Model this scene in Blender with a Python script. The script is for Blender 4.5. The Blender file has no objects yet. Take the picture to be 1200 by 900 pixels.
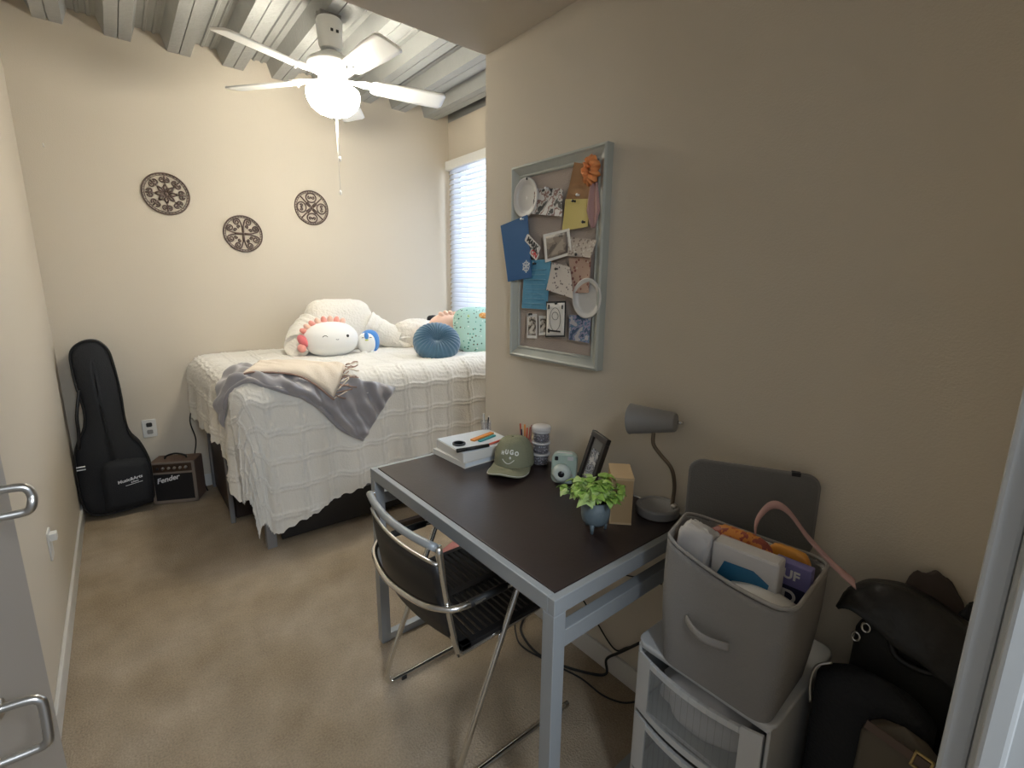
import bpy, math, random
from mathutils import Vector, Matrix, noise
random.seed(7)
PI = math.pi
S = bpy.context.scene
COL = S.collection
sin, cos = math.sin, math.cos

# ------------------------------------------------------------------ materials
def new_mat(name):
    m = bpy.data.materials.new(name); m.use_nodes = True
    nt = m.node_tree; return m, nt, nt.nodes['Principled BSDF']
def mat(name, col, rough=.6, metal=0, bump=0, bscale=60, mottle=0, mscale=8, sheen=0, emit=None, estr=0, spec=None, trans=0, alpha=1, coat=0, sub=0):
    m, nt, b = new_mat(name)
    c = (*col, 1)
    b.inputs['Base Color'].default_value = c
    b.inputs['Roughness'].default_value = rough
    b.inputs['Metallic'].default_value = metal
    if sheen: b.inputs['Sheen Weight'].default_value = sheen
    if coat: b.inputs['Coat Weight'].default_value = coat
    if spec is not None: b.inputs['Specular IOR Level'].default_value = spec
    if trans: b.inputs['Transmission Weight'].default_value = trans
    if alpha < 1: b.inputs['Alpha'].default_value = alpha
    if emit: b.inputs['Emission Color'].default_value = (*emit, 1); b.inputs['Emission Strength'].default_value = estr
    tc = None
    if bump or mottle:
        tc = nt.nodes.new('ShaderNodeTexCoord')
    if mottle:
        n = nt.nodes.new('ShaderNodeTexNoise'); n.inputs['Scale'].default_value = mscale; n.inputs['Detail'].default_value = 5
        nt.links.new(tc.outputs['Object'], n.inputs['Vector'])
        mx = nt.nodes.new('ShaderNodeMix'); mx.data_type = 'RGBA'
        mx.inputs['A'].default_value = tuple([v*(1-mottle) for v in col])+(1,)
        mx.inputs['B'].default_value = tuple([min(1, v*(1+mottle)) for v in col])+(1,)
        nt.links.new(n.outputs['Fac'], mx.inputs['Factor']); nt.links.new(mx.outputs['Result'], b.inputs['Base Color'])
    if bump:
        n = nt.nodes.new('ShaderNodeTexNoise'); n.inputs['Scale'].default_value = bscale; n.inputs['Detail'].default_value = 4
        nt.links.new(tc.outputs['Object'], n.inputs['Vector'])
        bp = nt.nodes.new('ShaderNodeBump'); bp.inputs['Strength'].default_value = bump; bp.inputs['Distance'].default_value = .01
        nt.links.new(n.outputs['Fac'], bp.inputs['Height']); nt.links.new(bp.outputs['Normal'], b.inputs['Normal'])
    return m
def speckle_mat(name, base, spots, scale, thresh=.25, rough=.8):
    """cloth or card printed with scattered specks"""
    m, nt, b = new_mat(name); b.inputs['Roughness'].default_value = rough
    tc = nt.nodes.new('ShaderNodeTexCoord')
    v = nt.nodes.new('ShaderNodeTexVoronoi'); v.inputs['Scale'].default_value = scale
    nt.links.new(tc.outputs['Object'], v.inputs['Vector'])
    lt = nt.nodes.new('ShaderNodeMath'); lt.operation = 'LESS_THAN'; lt.inputs[1].default_value = thresh
    nt.links.new(v.outputs['Distance'], lt.inputs[0])
    cr = nt.nodes.new('ShaderNodeValToRGB'); cr.color_ramp.interpolation = 'CONSTANT'
    el = cr.color_ramp.elements
    el[0].color = (*spots[0], 1); el[1].position = 1/len(spots); el[1].color = (*spots[min(1, len(spots)-1)], 1)
    for k in range(2, len(spots)):
        e = el.new(k/len(spots)); e.color = (*spots[k], 1)
    sp = nt.nodes.new('ShaderNodeSeparateColor'); nt.links.new(v.outputs['Color'], sp.inputs[0]); nt.links.new(sp.outputs[0], cr.inputs[0])
    mx = nt.nodes.new('ShaderNodeMix'); mx.data_type = 'RGBA'; mx.inputs['A'].default_value = (*base, 1)
    nt.links.new(lt.outputs[0], mx.inputs['Factor']); nt.links.new(cr.outputs[0], mx.inputs['B'])
    nt.links.new(mx.outputs['Result'], b.inputs['Base Color'])
    return m
def blotch_mat(name, cols, scale, rough=.5):
    """photo print: soft blotches of a few colours"""
    m, nt, b = new_mat(name); b.inputs['Roughness'].default_value = rough
    tc = nt.nodes.new('ShaderNodeTexCoord'); n = nt.nodes.new('ShaderNodeTexNoise'); n.inputs['Scale'].default_value = scale; n.inputs['Detail'].default_value = 3
    nt.links.new(tc.outputs['Object'], n.inputs['Vector'])
    cr = nt.nodes.new('ShaderNodeValToRGB'); cr.color_ramp.interpolation = 'CONSTANT'; el = cr.color_ramp.elements
    k = len(cols)
    el[0].color = (*cols[0], 1); el[1].color = (*cols[1], 1); el[1].position = .42
    for i in range(2, k):
        e = el.new(.42+.2*(i-1)/(k-1)); e.color = (*cols[i], 1)
    nt.links.new(n.outputs['Fac'], cr.inputs[0]); nt.links.new(cr.outputs[0], b.inputs['Base Color'])
    return m

M = {}
M['wall'] = mat('taupe_wall_paint', (.61, .545, .448), .85, bump=.12, bscale=220)
M['soffit'] = mat('taupe_ceiling_paint', (.56, .50, .42), .9, bump=.1, bscale=200)
M['trim'] = mat('white_trim_paint', (.66, .64, .60), .45)
M['jamb'] = mat('jamb_paint', (.42, .42, .41), .45)
M['door'] = mat('door_paint', (.40, .365, .325), .5)
M['deck'] = mat('painted_steel_deck', (.36, .365, .35), .5, bump=.3, bscale=40, mottle=.1, mscale=6)
M['deckline'] = mat('deck_seam_shadowless', (.12, .11, .10), .9)
M['chrome'] = mat('chrome', (.75, .74, .71), .18, 1)
M['steel'] = mat('brushed_nickel', (.55, .53, .5), .32, 1)
M['grey_metal'] = mat('desk_grey_metal', (.33, .35, .365), .45, .25)
M['desk_top'] = mat('dark_walnut_laminate', (.032, .021, .019), .33, bump=.03, bscale=90, mottle=.15, mscale=20)
M['black_wood'] = mat('black_stained_wood', (.010, .009, .009), .5)
M['darkbrown'] = mat('espresso_wood', (.030, .018, .014), .5)
M['grey_leg'] = mat('bed_grey_metal', (.25, .25, .26), .45, .4)
M['white_pl'] = mat('white_plastic', (.78, .77, .74), .4)
M['fan_white'] = mat('fan_white_enamel', (.82, .82, .80), .35)
M['black_pl'] = mat('black_plastic', (.012, .012, .013), .4)
M['black_cloth'] = mat('black_nylon', (.010, .011, .014), .75, bump=.3, bscale=150)
M['black_leather'] = mat('black_leather', (.009, .008, .008), .45, bump=.2, bscale=90)
M['grey_leather'] = mat('charcoal_bag_cloth', (.022, .021, .019), .75, bump=.2, bscale=120)
M['black_rubber'] = mat('black_rubber', (.01, .01, .01), .6)
M['silver_print'] = mat('silver_print', (.75, .76, .78), .5)
M['gold'] = mat('gold_metal', (.55, .42, .2), .35, 1)
M['dark_jacket_cloth'] = mat('dark_jacket_cloth', (.05, .035, .028), .85, bump=.2, bscale=60)
M['tan'] = mat('tan_leather', (.12, .10, .075), .6)
M['medallion'] = mat('bronze_brown_metal', (.13, .09, .075), .55, .2)
M['amp_tweed'] = mat('brown_tweed', (.19, .12, .085), .75, bump=.5, bscale=400, mottle=.2, mscale=120)
M['amp_brown'] = mat('brown_grille_trim', (.21, .17, .14), .6)
M['amp_panel'] = mat('dark_amp_panel', (.06, .035, .022), .4, .3)
M['grille'] = mat('black_grille_cloth', (.012, .011, .011), .85, bump=.5, bscale=500)
M['blanket'] = mat('grey_satin_fleece', (.30, .285, .30), .38, sheen=.4, bump=.15, bscale=25)
M['cream'] = mat('cream_knit_throw', (.76, .66, .54), .9, bump=.4, bscale=160)
M['brown_fringe'] = mat('throw_brown_edge', (.33, .21, .16), .9)
M['white_fur'] = mat('white_plush', (.82, .78, .70), .95, sheen=.4, bump=.8, bscale=70)
M['cream_fur'] = mat('off_white_shaggy', (.80, .75, .66), .95, sheen=.4, bump=1, bscale=50)
M['plush_white'] = mat('smooth_white_plush', (.84, .83, .80), .9, sheen=.3)
M['plush_pink'] = mat('pink_plush', (.85, .36, .30), .9, sheen=.4)
M['plush_rose'] = mat('rose_plush', (.75, .18, .20), .9, sheen=.4)
M['plush_peach'] = mat('peach_plush', (.85, .56, .44), .9, sheen=.4)
M['plush_orange'] = mat('orange_plush', (.80, .33, .18), .9, sheen=.3)
M['plush_blue'] = mat('blue_plush', (.06, .24, .62), .9, sheen=.4)
M['plush_yellow'] = mat('yellow_beak_felt', (.55, .65, .20), .9)
M['velvet'] = mat('dusty_blue_velvet', (.05, .125, .20), .8, sheen=.4, bump=.15, bscale=60)
M['mint_print'] = speckle_mat('mint_printed_cotton', (.40, .62, .56), [(.02, .05, .04), (.03, .22, .16), (.72, .80, .75), (.10, .07, .04)], 42, .24)
M['orange_print'] = speckle_mat('orange_print', (.75, .35, .10), [(.15, .05, .02), (.8, .6, .3)], 60, .35)
M['green_felt'] = mat('lime_felt', (.45, .60, .28), .9)
M['sage'] = mat('sage_frame_paint', (.42, .435, .39), .5, mottle=.06, mscale=20)
M['cork'] = mat('linen_board', (.42, .35, .30), .9, bump=.3, bscale=300)
M['paper'] = mat('white_paper', (.72, .70, .66), .7)
M['paper_cool'] = mat('cool_white_paper', (.66, .70, .74), .6)
M['plate'] = mat('paper_plate', (.60, .58, .55), .6)
M['kraft'] = mat('kraft_paper', (.33, .18, .08), .8)
M['kraft_box'] = mat('kraft_cardboard', (.42, .28, .14), .75)
M['kraft_light'] = mat('kraft_light', (.52, .37, .21), .75)
M['yellow'] = mat('yellow_note', (.62, .51, .17), .7)
M['blue_card'] = mat('royal_blue_card', (.015, .10, .27), .7)
M['sky_card'] = mat('sky_blue_paper', (.09, .30, .46), .7)
M['line_card'] = mat('pale_blue_line', (.22, .42, .55), .7)
M['orange_cloth'] = mat('orange_tulle', (.80, .30, .10), .8)
M['pink_cloth'] = mat('pink_ribbon_cloth', (.42, .25, .23), .8)
M['peach_card'] = speckle_mat('peach_floral_card', (.50, .34, .26), [(.6, .5, .42), (.25, .10, .08)], 60, .3)
M['flower_card'] = speckle_mat('white_floral_card', (.62, .56, .50), [(.30, .08, .07), (.15, .12, .12)], 70, .25)
M['map_card'] = speckle_mat('patterned_ticket', (.50, .43, .36), [(.62, .58, .52), (.25, .2, .17)], 110, .38)
M['photo_bw'] = blotch_mat('black_white_photo', [(.03, .03, .03), (.5, .48, .46), (.22, .12, .1), (.62, .6, .58)], 28)
M['photo_brown'] = blotch_mat('sepia_photo', [(.10, .08, .07), (.22, .18, .15), (.32, .27, .22)], 22)
M['photo_city'] = blotch_mat('blue_purple_photo', [(.04, .09, .17), (.30, .28, .42), (.10, .20, .32), (.5, .48, .5)], 40)
M['photo_small'] = blotch_mat('small_photo', [(.05, .04, .03), (.35, .3, .25), (.6, .56, .5)], 60)
M['photo_frame_print'] = blotch_mat('group_photo', [(.06, .07, .09), (.35, .38, .44), (.10, .10, .12), (.5, .5, .52)], 50)
M['pin_white'] = mat('white_pin', (.8, .8, .78), .3)
M['pin_black'] = mat('black_pin', (.02, .02, .02), .3)
M['red'] = mat('red_ink', (.55, .03, .03), .6)
M['black_ink'] = mat('black_ink', (.02, .02, .02), .6)
M['cap'] = mat('olive_cotton_twill', (.24, .24, .155), .9, bump=.35, bscale=220)
M['cap_dark'] = mat('olive_seam', (.15, .15, .095), .9)
M['thread'] = mat('white_embroidery', (.78, .78, .72), .8)
M['pot'] = mat('blue_grey_ceramic', (.13, .17, .19), .5)
M['soil'] = mat('potting_soil', (.03, .02, .012), 1)
M['leaf'] = mat('bright_green_leaf', (.27, .44, .08), .5, mottle=.3, mscale=30)
M['leaf2'] = mat('pale_green_leaf', (.45, .60, .22), .5)
M['stem'] = mat('green_stem', (.12, .25, .05), .6)
M['mint_pl'] = mat('mint_plastic', (.42, .52, .45), .4)
M['mint_light'] = mat('pale_mint_plastic', (.62, .68, .62), .4)
M['lens'] = mat('lens_glass', (.01, .012, .015), .08)
M['frame_black'] = mat('black_picture_frame', (.018, .014, .012), .4)
M['matboard'] = mat('grey_mat_board', (.15, .15, .15), .8)
M['lamp_grey'] = mat('lamp_grey_enamel', (.25, .24, .23), .5)
M['lamp_neck'] = mat('bronze_gooseneck', (.22, .17, .12), .4, .7)
M['bin'] = mat('grey_woven_bin_cloth', (.26, .245, .23), .9, bump=.3, bscale=300)
M['bin_in'] = mat('bin_lining', (.20, .19, .18), .9)
M['bin_binding'] = mat('bin_binding', (.33, .31, .29), .85)
M['lid'] = mat('dark_grey_lid_cloth', (.165, .16, .15), .9, bump=.3, bscale=300)
M['cart'] = mat('white_cart_plastic', (.60, .60, .59), .4)
M['tissue'] = mat('white_wrapper', (.60, .58, .57), .45)
M['orange_bag'] = blotch_mat('orange_snack_print', [(.5, .12, .03), (.65, .25, .05), (.3, .06, .04)], 30)
M['orange_plain'] = mat('orange_wrapper', (.62, .27, .04), .4)
M['purple'] = mat('purple_cover', (.17, .15, .33), .5)
M['blue_box'] = mat('blue_print', (.02, .14, .28), .5)
M['pink_pale'] = mat('pale_pink_box', (.55, .36, .36), .6)
M['navy'] = mat('navy_print', (.02, .02, .05), .5)
M['pink_floor'] = mat('dusty_pink_paper', (.50, .20, .18), .8)
M['green_floor'] = mat('yellow_green_paper', (.42, .40, .14), .8)
M['orange_tab'] = mat('orange_tab', (.75, .28, .05), .6)
M['teal_tab'] = mat('teal_tab', (.03, .28, .30), .6)
M['jar_clear'] = mat('clear_jar_plastic', (.55, .53, .55), .15, alpha=.22)
M['jar_stuff'] = speckle_mat('jar_contents', (.07, .06, .08), [(.38, .42, .46), (.02, .02, .02), (.3, .26, .3)], 160, .4)
M['jar_lid'] = mat('jar_lid_plastic', (.62, .60, .60), .3)
M['outlet'] = mat('outlet_white', (.68, .67, .64), .4)
M['pencil_red'] = mat('red_pencil_paint', (.60, .10, .05), .4)

# carpet
def carpet():
    m, nt, b = new_mat('beige_cut_pile_carpet'); b.inputs['Roughness'].default_value = 1; b.inputs['Specular IOR Level'].default_value = .1
    tc = nt.nodes.new('ShaderNodeTexCoord')
    def no(scale, det=4):
        n = nt.nodes.new('ShaderNodeTexNoise'); n.inputs['Scale'].default_value = scale; n.inputs['Detail'].default_value = det
        nt.links.new(tc.outputs['Object'], n.inputs['Vector']); return n
    a, c, f = no(2.2), no(9), no(160, 2)
    r = nt.nodes.new('ShaderNodeValToRGB'); r.color_ramp.elements[0].position = .38; r.color_ramp.elements[1].position = .68
    r.color_ramp.elements[0].color = (.315, .245, .165, 1); r.color_ramp.elements[1].color = (.41, .335, .25, 1)
    nt.links.new(a.outputs['Fac'], r.inputs[0])
    mx = nt.nodes.new('ShaderNodeMix'); mx.data_type = 'RGBA'; mx.blend_type = 'OVERLAY'; mx.inputs['Factor'].default_value = .22
    nt.links.new(r.outputs[0], mx.inputs['A']); nt.links.new(c.outputs['Fac'], mx.inputs['B'])
    mx2 = nt.nodes.new('ShaderNodeMix'); mx2.data_type = 'RGBA'; mx2.blend_type = 'OVERLAY'; mx2.inputs['Factor'].default_value = .35
    nt.links.new(mx.outputs['Result'], mx2.inputs['A']); nt.links.new(f.outputs['Fac'], mx2.inputs['B'])
    nt.links.new(mx2.outputs['Result'], b.inputs['Base Color'])
    bp = nt.nodes.new('ShaderNodeBump'); bp.inputs['Strength'].default_value = .6; bp.inputs['Distance'].default_value = .01
    nt.links.new(f.outputs['Fac'], bp.inputs['Height']); nt.links.new(bp.outputs['Normal'], b.inputs['Normal'])
    return m
M['carpet'] = carpet()
# coverlet
M['coverlet'] = mat('ivory_tufted_coverlet', (.78, .75, .69), .95, sheen=.2, bump=.25, bscale=110)
# translucent slat / milky plastic
def translucent(name, col, mixf, rough=.5, transp=0):
    m = bpy.data.materials.new(name); m.use_nodes = True; nt = m.node_tree; nt.nodes.clear()
    o = nt.nodes.new('ShaderNodeOutputMaterial'); d = nt.nodes.new('ShaderNodeBsdfPrincipled'); d.inputs['Base Color'].default_value = (*col, 1); d.inputs['Roughness'].default_value = rough
    t = nt.nodes.new('ShaderNodeBsdfTranslucent'); t.inputs['Color'].default_value = (*col, 1)
    mx = nt.nodes.new('ShaderNodeMixShader'); mx.inputs[0].default_value = mixf
    nt.links.new(d.outputs[0], mx.inputs[1]); nt.links.new(t.outputs[0], mx.inputs[2])
    out = mx
    if transp:
        tr = nt.nodes.new('ShaderNodeBsdfTransparent'); m2 = nt.nodes.new('ShaderNodeMixShader'); m2.inputs[0].default_value = transp
        nt.links.new(mx.outputs[0], m2.inputs[1]); nt.links.new(tr.outputs[0], m2.inputs[2]); out = m2
    nt.links.new(out.outputs[0], o.inputs[0]); return m
M['slat'] = translucent('white_blind_slat', (.86, .88, .92), .45)
M['milky'] = translucent('milky_drawer_plastic', (.62, .64, .64), .3, .2, .75)
M['glass'] = translucent('window_glass', (.9, .95, 1), .5, .05, .92)
M['globe'] = mat('frosted_lit_globe', (.9, .9, .88), .4, emit=(1, .94, .80), estr=80)
M['bulb'] = mat('lit_bulb', (.9, .9, .88), .4, emit=(1, .94, .80), estr=460)

# ------------------------------------------------------------------ mesh builder
class MB:
    def __init__(s): s.v = []; s.f = []; s.m = []; s.k = 0
    def add(s, vs, fs, T=None):
        n = len(s.v)
        for p in vs:
            p = Vector(p); s.v.append(T @ p if T else p)
        for f in fs: s.f.append([i+n for i in f]); s.m.append(s.k)
        return s
    def box(s, a, b, T=None):
        x0, y0, z0 = a; x1, y1, z1 = b
        if x0 > x1: x0, x1 = x1, x0
        if y0 > y1: y0, y1 = y1, y0
        if z0 > z1: z0, z1 = z1, z0
        return s.add([(x0,y0,z0),(x1,y0,z0),(x1,y1,z0),(x0,y1,z0),(x0,y0,z1),(x1,y0,z1),(x1,y1,z1),(x0,y1,z1)],
              [(0,3,2,1),(4,5,6,7),(0,1,5,4),(1,2,6,5),(2,3,7,6),(3,0,4,7)], T)
    def cbox(s, c, size, T=None):
        c = Vector(c); h = Vector(size)/2; return s.box(c-h, c+h, T)
    def tube(s, pts, r, seg=10, closed=False, T=None):
        P = [Vector(p) for p in pts]; n = len(P); vs = []
        rr = r if isinstance(r, (list, tuple)) else [r]*n
        up = None
        for i in range(n):
            a = P[(i-1) % n] if (closed or i > 0) else P[i]; b = P[(i+1) % n] if (closed or i < n-1) else P[i]
            t = (b-a).normalized()
            if up is None:
                up = Vector((0, 0, 1)) if abs(t.z) < .9 else Vector((1, 0, 0))
                up = (up-t*up.dot(t)).normalized()
            else:
                up = (up-t*up.dot(t))
                up = up.normalized() if up.length > 1e-6 else Vector((0, 0, 1))
            sd = t.cross(up)
            for k in range(seg):
                a_ = 2*PI*k/seg; vs.append(P[i]+(up*cos(a_)+sd*sin(a_))*rr[i])
        fs = []
        for i in range(n if closed else n-1):
            j = (i+1) % n
            for k in range(seg):
                l = (k+1) % seg; fs.append((i*seg+k, i*seg+l, j*seg+l, j*seg+k))
        if not closed:
            fs.append(tuple(range(seg))[::-1]); fs.append(tuple((n-1)*seg+k for k in range(seg)))
        return s.add(vs, fs, T)
    def lathe(s, prof, c=(0,0,0), seg=32, T=None):
        vs = []; fs = []; n = len(prof)
        for r, z in prof:
            for k in range(seg):
                a = 2*PI*k/seg; vs.append((c[0]+max(r, 1e-5)*cos(a), c[1]+max(r, 1e-5)*sin(a), c[2]+z))
        for i in range(n-1):
            for k in range(seg):
                l = (k+1) % seg; fs.append((i*seg+k, i*seg+l, (i+1)*seg+l, (i+1)*seg+k))
        fs.append(tuple(range(seg))[::-1]); fs.append(tuple((n-1)*seg+k for k in range(seg)))
        return s.add(vs, fs, T)
    def prism(s, poly, z0, z1, T=None):
        n = len(poly); vs = [(x, y, z0) for x, y in poly]+[(x, y, z1) for x, y in poly]
        fs = [tuple(range(n))[::-1], tuple(range(n, 2*n))]+[(i, (i+1) % n, n+(i+1) % n, n+i) for i in range(n)]
        return s.add(vs, fs, T)
    def grid(s, fn, nu, nv, cu=False, cv=False, T=None):
        """surface fn(u,v), u,v in 0..1"""
        vs = [fn(i/(nu if cu else nu-1), j/(nv if cv else nv-1)) for i in range(nu) for j in range(nv)]
        fs = []
        for i in range(nu if cu else nu-1):
            for j in range(nv if cv else nv-1):
                a = i*nv+j; b = ((i+1) % nu)*nv+j; c = ((i+1) % nu)*nv+(j+1) % nv; d = i*nv+(j+1) % nv
                fs.append((a, b, c, d))
        return s.add(vs, fs, T)
    def blob(s, c, r, nu=32, nv=20, e=1, fn=None, T=None):
        """superellipsoid; e<1 = boxier"""
        def sg(x, p): return math.copysign(abs(x)**p, x)
        def f(u, v):
            a = 2*PI*u; b = -PI/2+PI*v
            d = Vector((sg(cos(a), e)*sg(cos(b), e), sg(sin(a), e)*sg(cos(b), e), sg(sin(b), e)))
            k = fn(d, a, b) if fn else 1
            return Vector((c[0]+r[0]*d.x*k, c[1]+r[1]*d.y*k, c[2]+r[2]*d.z*k))
        return s.grid(f, nu, nv, cu=True, T=T)
    def build(s, name, mats, parent=None, smooth=False, bevel=0, sub=0, solid=0, angle=40, bseg=2):
        me = bpy.data.meshes.new(name); me.from_pydata([tuple(v) for v in s.v], [], s.f)
        if not isinstance(mats, (list, tuple)): mats = [mats]
        for m in mats: me.materials.append(M[m] if isinstance(m, str) else m)
        for p, k in zip(me.polygons, s.m): p.material_index = min(k, len(mats)-1)
        if smooth: me.polygons.foreach_set('use_smooth', [True]*len(me.polygons))
        me.update()
        o = bpy.data.objects.new(name, me); COL.objects.link(o)
        if parent: o.parent = parent
        if solid: md = o.modifiers.new('solid', 'SOLIDIFY'); md.thickness = solid; md.offset = 0
        if bevel:
            md = o.modifiers.new('bevel', 'BEVEL'); md.width = bevel; md.segments = bseg; md.limit_method = 'ANGLE'; md.angle_limit = math.radians(angle)
        if sub: md = o.modifiers.new('sub', 'SUBSURF'); md.levels = sub; md.render_levels = sub
        return o
def tag(o, label, cat, group=None, kind=None):
    o['label'] = label; o['category'] = cat
    if group: o['group'] = group
    if kind: o['kind'] = kind
    return o
def thing(name, label, cat, loc=(0,0,0), rotz=0, group=None):
    o = bpy.data.objects.new(name, None); COL.objects.link(o); o.location = loc; o.rotation_euler = (0, 0, rotz); o.empty_display_size = .05
    return tag(o, label, cat, group)
def struct(name, mb, m, parent=None, **k):
    o = mb.build(name, m, parent, **k)
    if not parent: o['kind'] = 'structure'
    return o
def frame(origin, X, Y, Z=None):
    X = Vector(X).normalized(); Y = Vector(Y).normalized()
    Z = Vector(Z).normalized() if Z else X.cross(Y).normalized()
    Y = Z.cross(X).normalized()
    m = Matrix.Identity(4)
    for i in range(3): m[i][0] = X[i]; m[i][1] = Y[i]; m[i][2] = Z[i]; m[i][3] = origin[i]
    return m
def text_data(s, size, shear=0, ext=.0006, bold=0):
    cu = bpy.data.curves.new('lettering', 'FONT'); cu.body = s; cu.size = size; cu.shear = shear; cu.extrude = ext; cu.offset = bold
    cu.align_x = 'CENTER'; cu.align_y = 'CENTER'
    o = bpy.data.objects.new('lettering', cu); COL.objects.link(o)
    dg = bpy.context.evaluated_depsgraph_get(); dg.update()
    me = bpy.data.meshes.new_from_object(o.evaluated_get(dg))
    vs = [v.co.copy() for v in me.vertices]; fs = [tuple(p.vertices) for p in me.polygons]
    bpy.data.objects.remove(o); bpy.data.curves.remove(cu); bpy.data.meshes.remove(me)
    return vs, fs
def text(name, s, size, T, m, parent, shear=0, bold=0, ext=.0006):
    vs, fs = text_data(s, size, shear, ext, bold)
    b = MB(); b.add(vs, fs, T); return b.build(name, m, parent)
def bez(pts, n=8):
    """Catmull-Rom through points"""
    P = [Vector(p) for p in pts]; P = [2*P[0]-P[1]]+P+[2*P[-1]-P[-2]]; out = []
    for i in range(1, len(P)-2):
        for k in range(n):
            t = k/n; a, b, c, d = P[i-1:i+3]
            out.append(.5*((2*b)+(-a+c)*t+(2*a-5*b+4*c-d)*t*t+(-a+3*b-3*c+d)*t**3))
    out.append(P[-2]); return out
def rrect(w, h, r, n=5):
    out = []
    for cx, cy, a0 in ((w/2-r, h/2-r, 0), (-w/2+r, h/2-r, PI/2), (-w/2+r, -h/2+r, PI), (w/2-r, -h/2+r, 1.5*PI)):
        for k in range(n+1):
            a = a0+PI/2*k/n; out.append((cx+r*cos(a), cy+r*sin(a)))
    return out

# ------------------------------------------------------------------ room
XL, XR, XW, YB, YC, ZS, ZD = -.305, 1.285, 2.41, 3.84, 1.755, 2.334, 2.785
ZT = 2.95
struct('floor', MB().box((XL-.1, -1.2, -.05), (XW+.1, YB+.1, 0)), 'carpet')
struct('wall_left', MB().box((XL-.1, -.1, 0), (XL, YB+.1, ZT)), 'wall')
struct('wall_back', MB().box((XL, YB, 0), (XW+.1, YB+.1, ZT)), 'wall')
struct('wall_right', MB().box((XR, -.1, 0), (XW, YC, ZT)), 'wall')
WY0, WY1, WZ0, WZ1 = 2.05, 3.76, 1.13, 2.42
b = MB()
b.box((XW, YC, 0), (XW+.1, WY0, ZT)).box((XW, WY1, 0), (XW+.1, YB, ZT)).box((XW, WY0, 0), (XW+.1, WY1, WZ0)).box((XW, WY0, WZ1), (XW+.1, WY1, ZT))
struct('wall_window', b, 'wall')
struct('ceiling', MB().box((XL, -.1, ZS), (XR, YC, ZT)), 'soffit')
# doorway wall: right pier and header
struct('wall_near', MB().box((.64, -.1, 0), (XR, .028, ZS)).box((XL, -.1, 2.12), (.64, .028, ZS)), 'wall')
b = MB()
b.box((.602, .012, 0), (.64, .033, 2.12)).box((.598, -.1, 0), (.64, .012, 2.12))
b.box((.586, -.012, 0), (.598, .008, 2.12))
struct('trim_1', b, 'jamb', bevel=.004)
# corrugated steel deck, flutes run along the depth of the room
b = MB(); prof = []
per = .292; x = XL-.05; flats = []
c = -.10-per
while c < XW+.3:
    prof += [(c-.058, ZD), (c-.004, ZD), (c-.004, ZD+.012), (c+.004, ZD+.012), (c+.004, ZD), (c+.058, ZD), (c+.085, ZD+.085), (c+.118, ZD+.085), (c+.123, ZD+.077), (c+.133, ZD+.077), (c+.138, ZD+.085), (c+.165, ZD+.085), (c+.170, ZD+.077), (c+.180, ZD+.077), (c+.185, ZD+.085), (c+per-.085, ZD+.085)]
    c += per
prof = [(min(max(px, XL), XW), pz) for px, pz in prof]
pp = [prof[0]]
for q in prof[1:]:
    if (q[0]-pp[-1][0])**2+(q[1]-pp[-1][1])**2 > 1e-10: pp.append(q)
n = len(pp)
b.add([(px, YC, pz) for px, pz in pp]+[(px, YB, pz) for px, pz in pp], [(i, i+1, n+i+1, n+i) for i in range(n-1)])
dk = struct('ceiling', b, 'deck', solid=.004)
struct('ceiling', MB().box((XL, YC, ZD+.1), (XW+.1, YB+.1, ZT)), 'soffit')
# baseboards
def base(name, a, c):
    struct(name, MB().box(a, c), 'trim', bevel=.003)
base('baseboard_left', (XL, .1, 0), (XL+.012, YB, .085))
base('baseboard_back', (XL+.012, YB-.012, 0), (XW, YB, .085))
base('baseboard_right', (XR-.012, .03, 0), (XR, YC, .085))
base('baseboard_window', (XW-.012, YC, 0), (XW, YB-.012, .085))

# window
win = bpy.data.objects.new('window_1', None); COL.objects.link(win); win['kind'] = 'structure'; win.location = (XW, 2.9, 1.13)
W = Matrix.Translation((-XW, -2.9, -1.13))
b = MB()
for y0, y1, z0, z1 in ((WY0, WY0+.04, WZ0, WZ1), (WY1-.04, WY1, WZ0, WZ1), (WY0, WY1, WZ0, WZ0+.04), (WY0, WY1, WZ1-.04, WZ1), (2.88, 2.92, WZ0, WZ1)):
    b.box((XW+.05, y0, z0), (XW+.09, y1, z1), W)
b.build('window_frame', 'trim', win)
MB().box((XW+.068, WY0+.04, WZ0+.04), (XW+.072, WY1-.04, WZ1-.04), W).build('window_pane', 'glass', win)
bl = thing('window_blind', 'white horizontal slat blind hanging over the daylight window', 'blind', (XW, 2.9, 2.47))
Wb = Matrix.Translation((-XW, -2.9, -2.47))
b = MB().box((XW-.055, 2.0, 2.39), (XW-.004, 3.815, 2.462), Wb); b.build('valance', 'white_pl', bl, bevel=.004)
b = MB(); z = 2.37; sl = []
while z > 1.19:
    b.grid(lambda u, v, z=z: Vector((XW-.03+(v-.5)*.018, 2.03+u*1.745, z+(v-.5)*.040+.002*sin(PI*v))), 2, 5, T=Wb); z -= .0415
b.build('slats', 'slat', bl, smooth=True, solid=.002)
MB().box((XW-.042, 2.03, 1.135), (XW-.018, 3.775, 1.155), Wb).build('bottom_rail', 'white_pl', bl, bevel=.003)
b = MB()
for yy in (2.3, 2.9, 3.5): b.box((XW-.046, yy-.001, 1.15), (XW-.045, yy+.001, 2.39), Wb)
b.build('ladder_cord', 'white_pl', bl)

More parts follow.
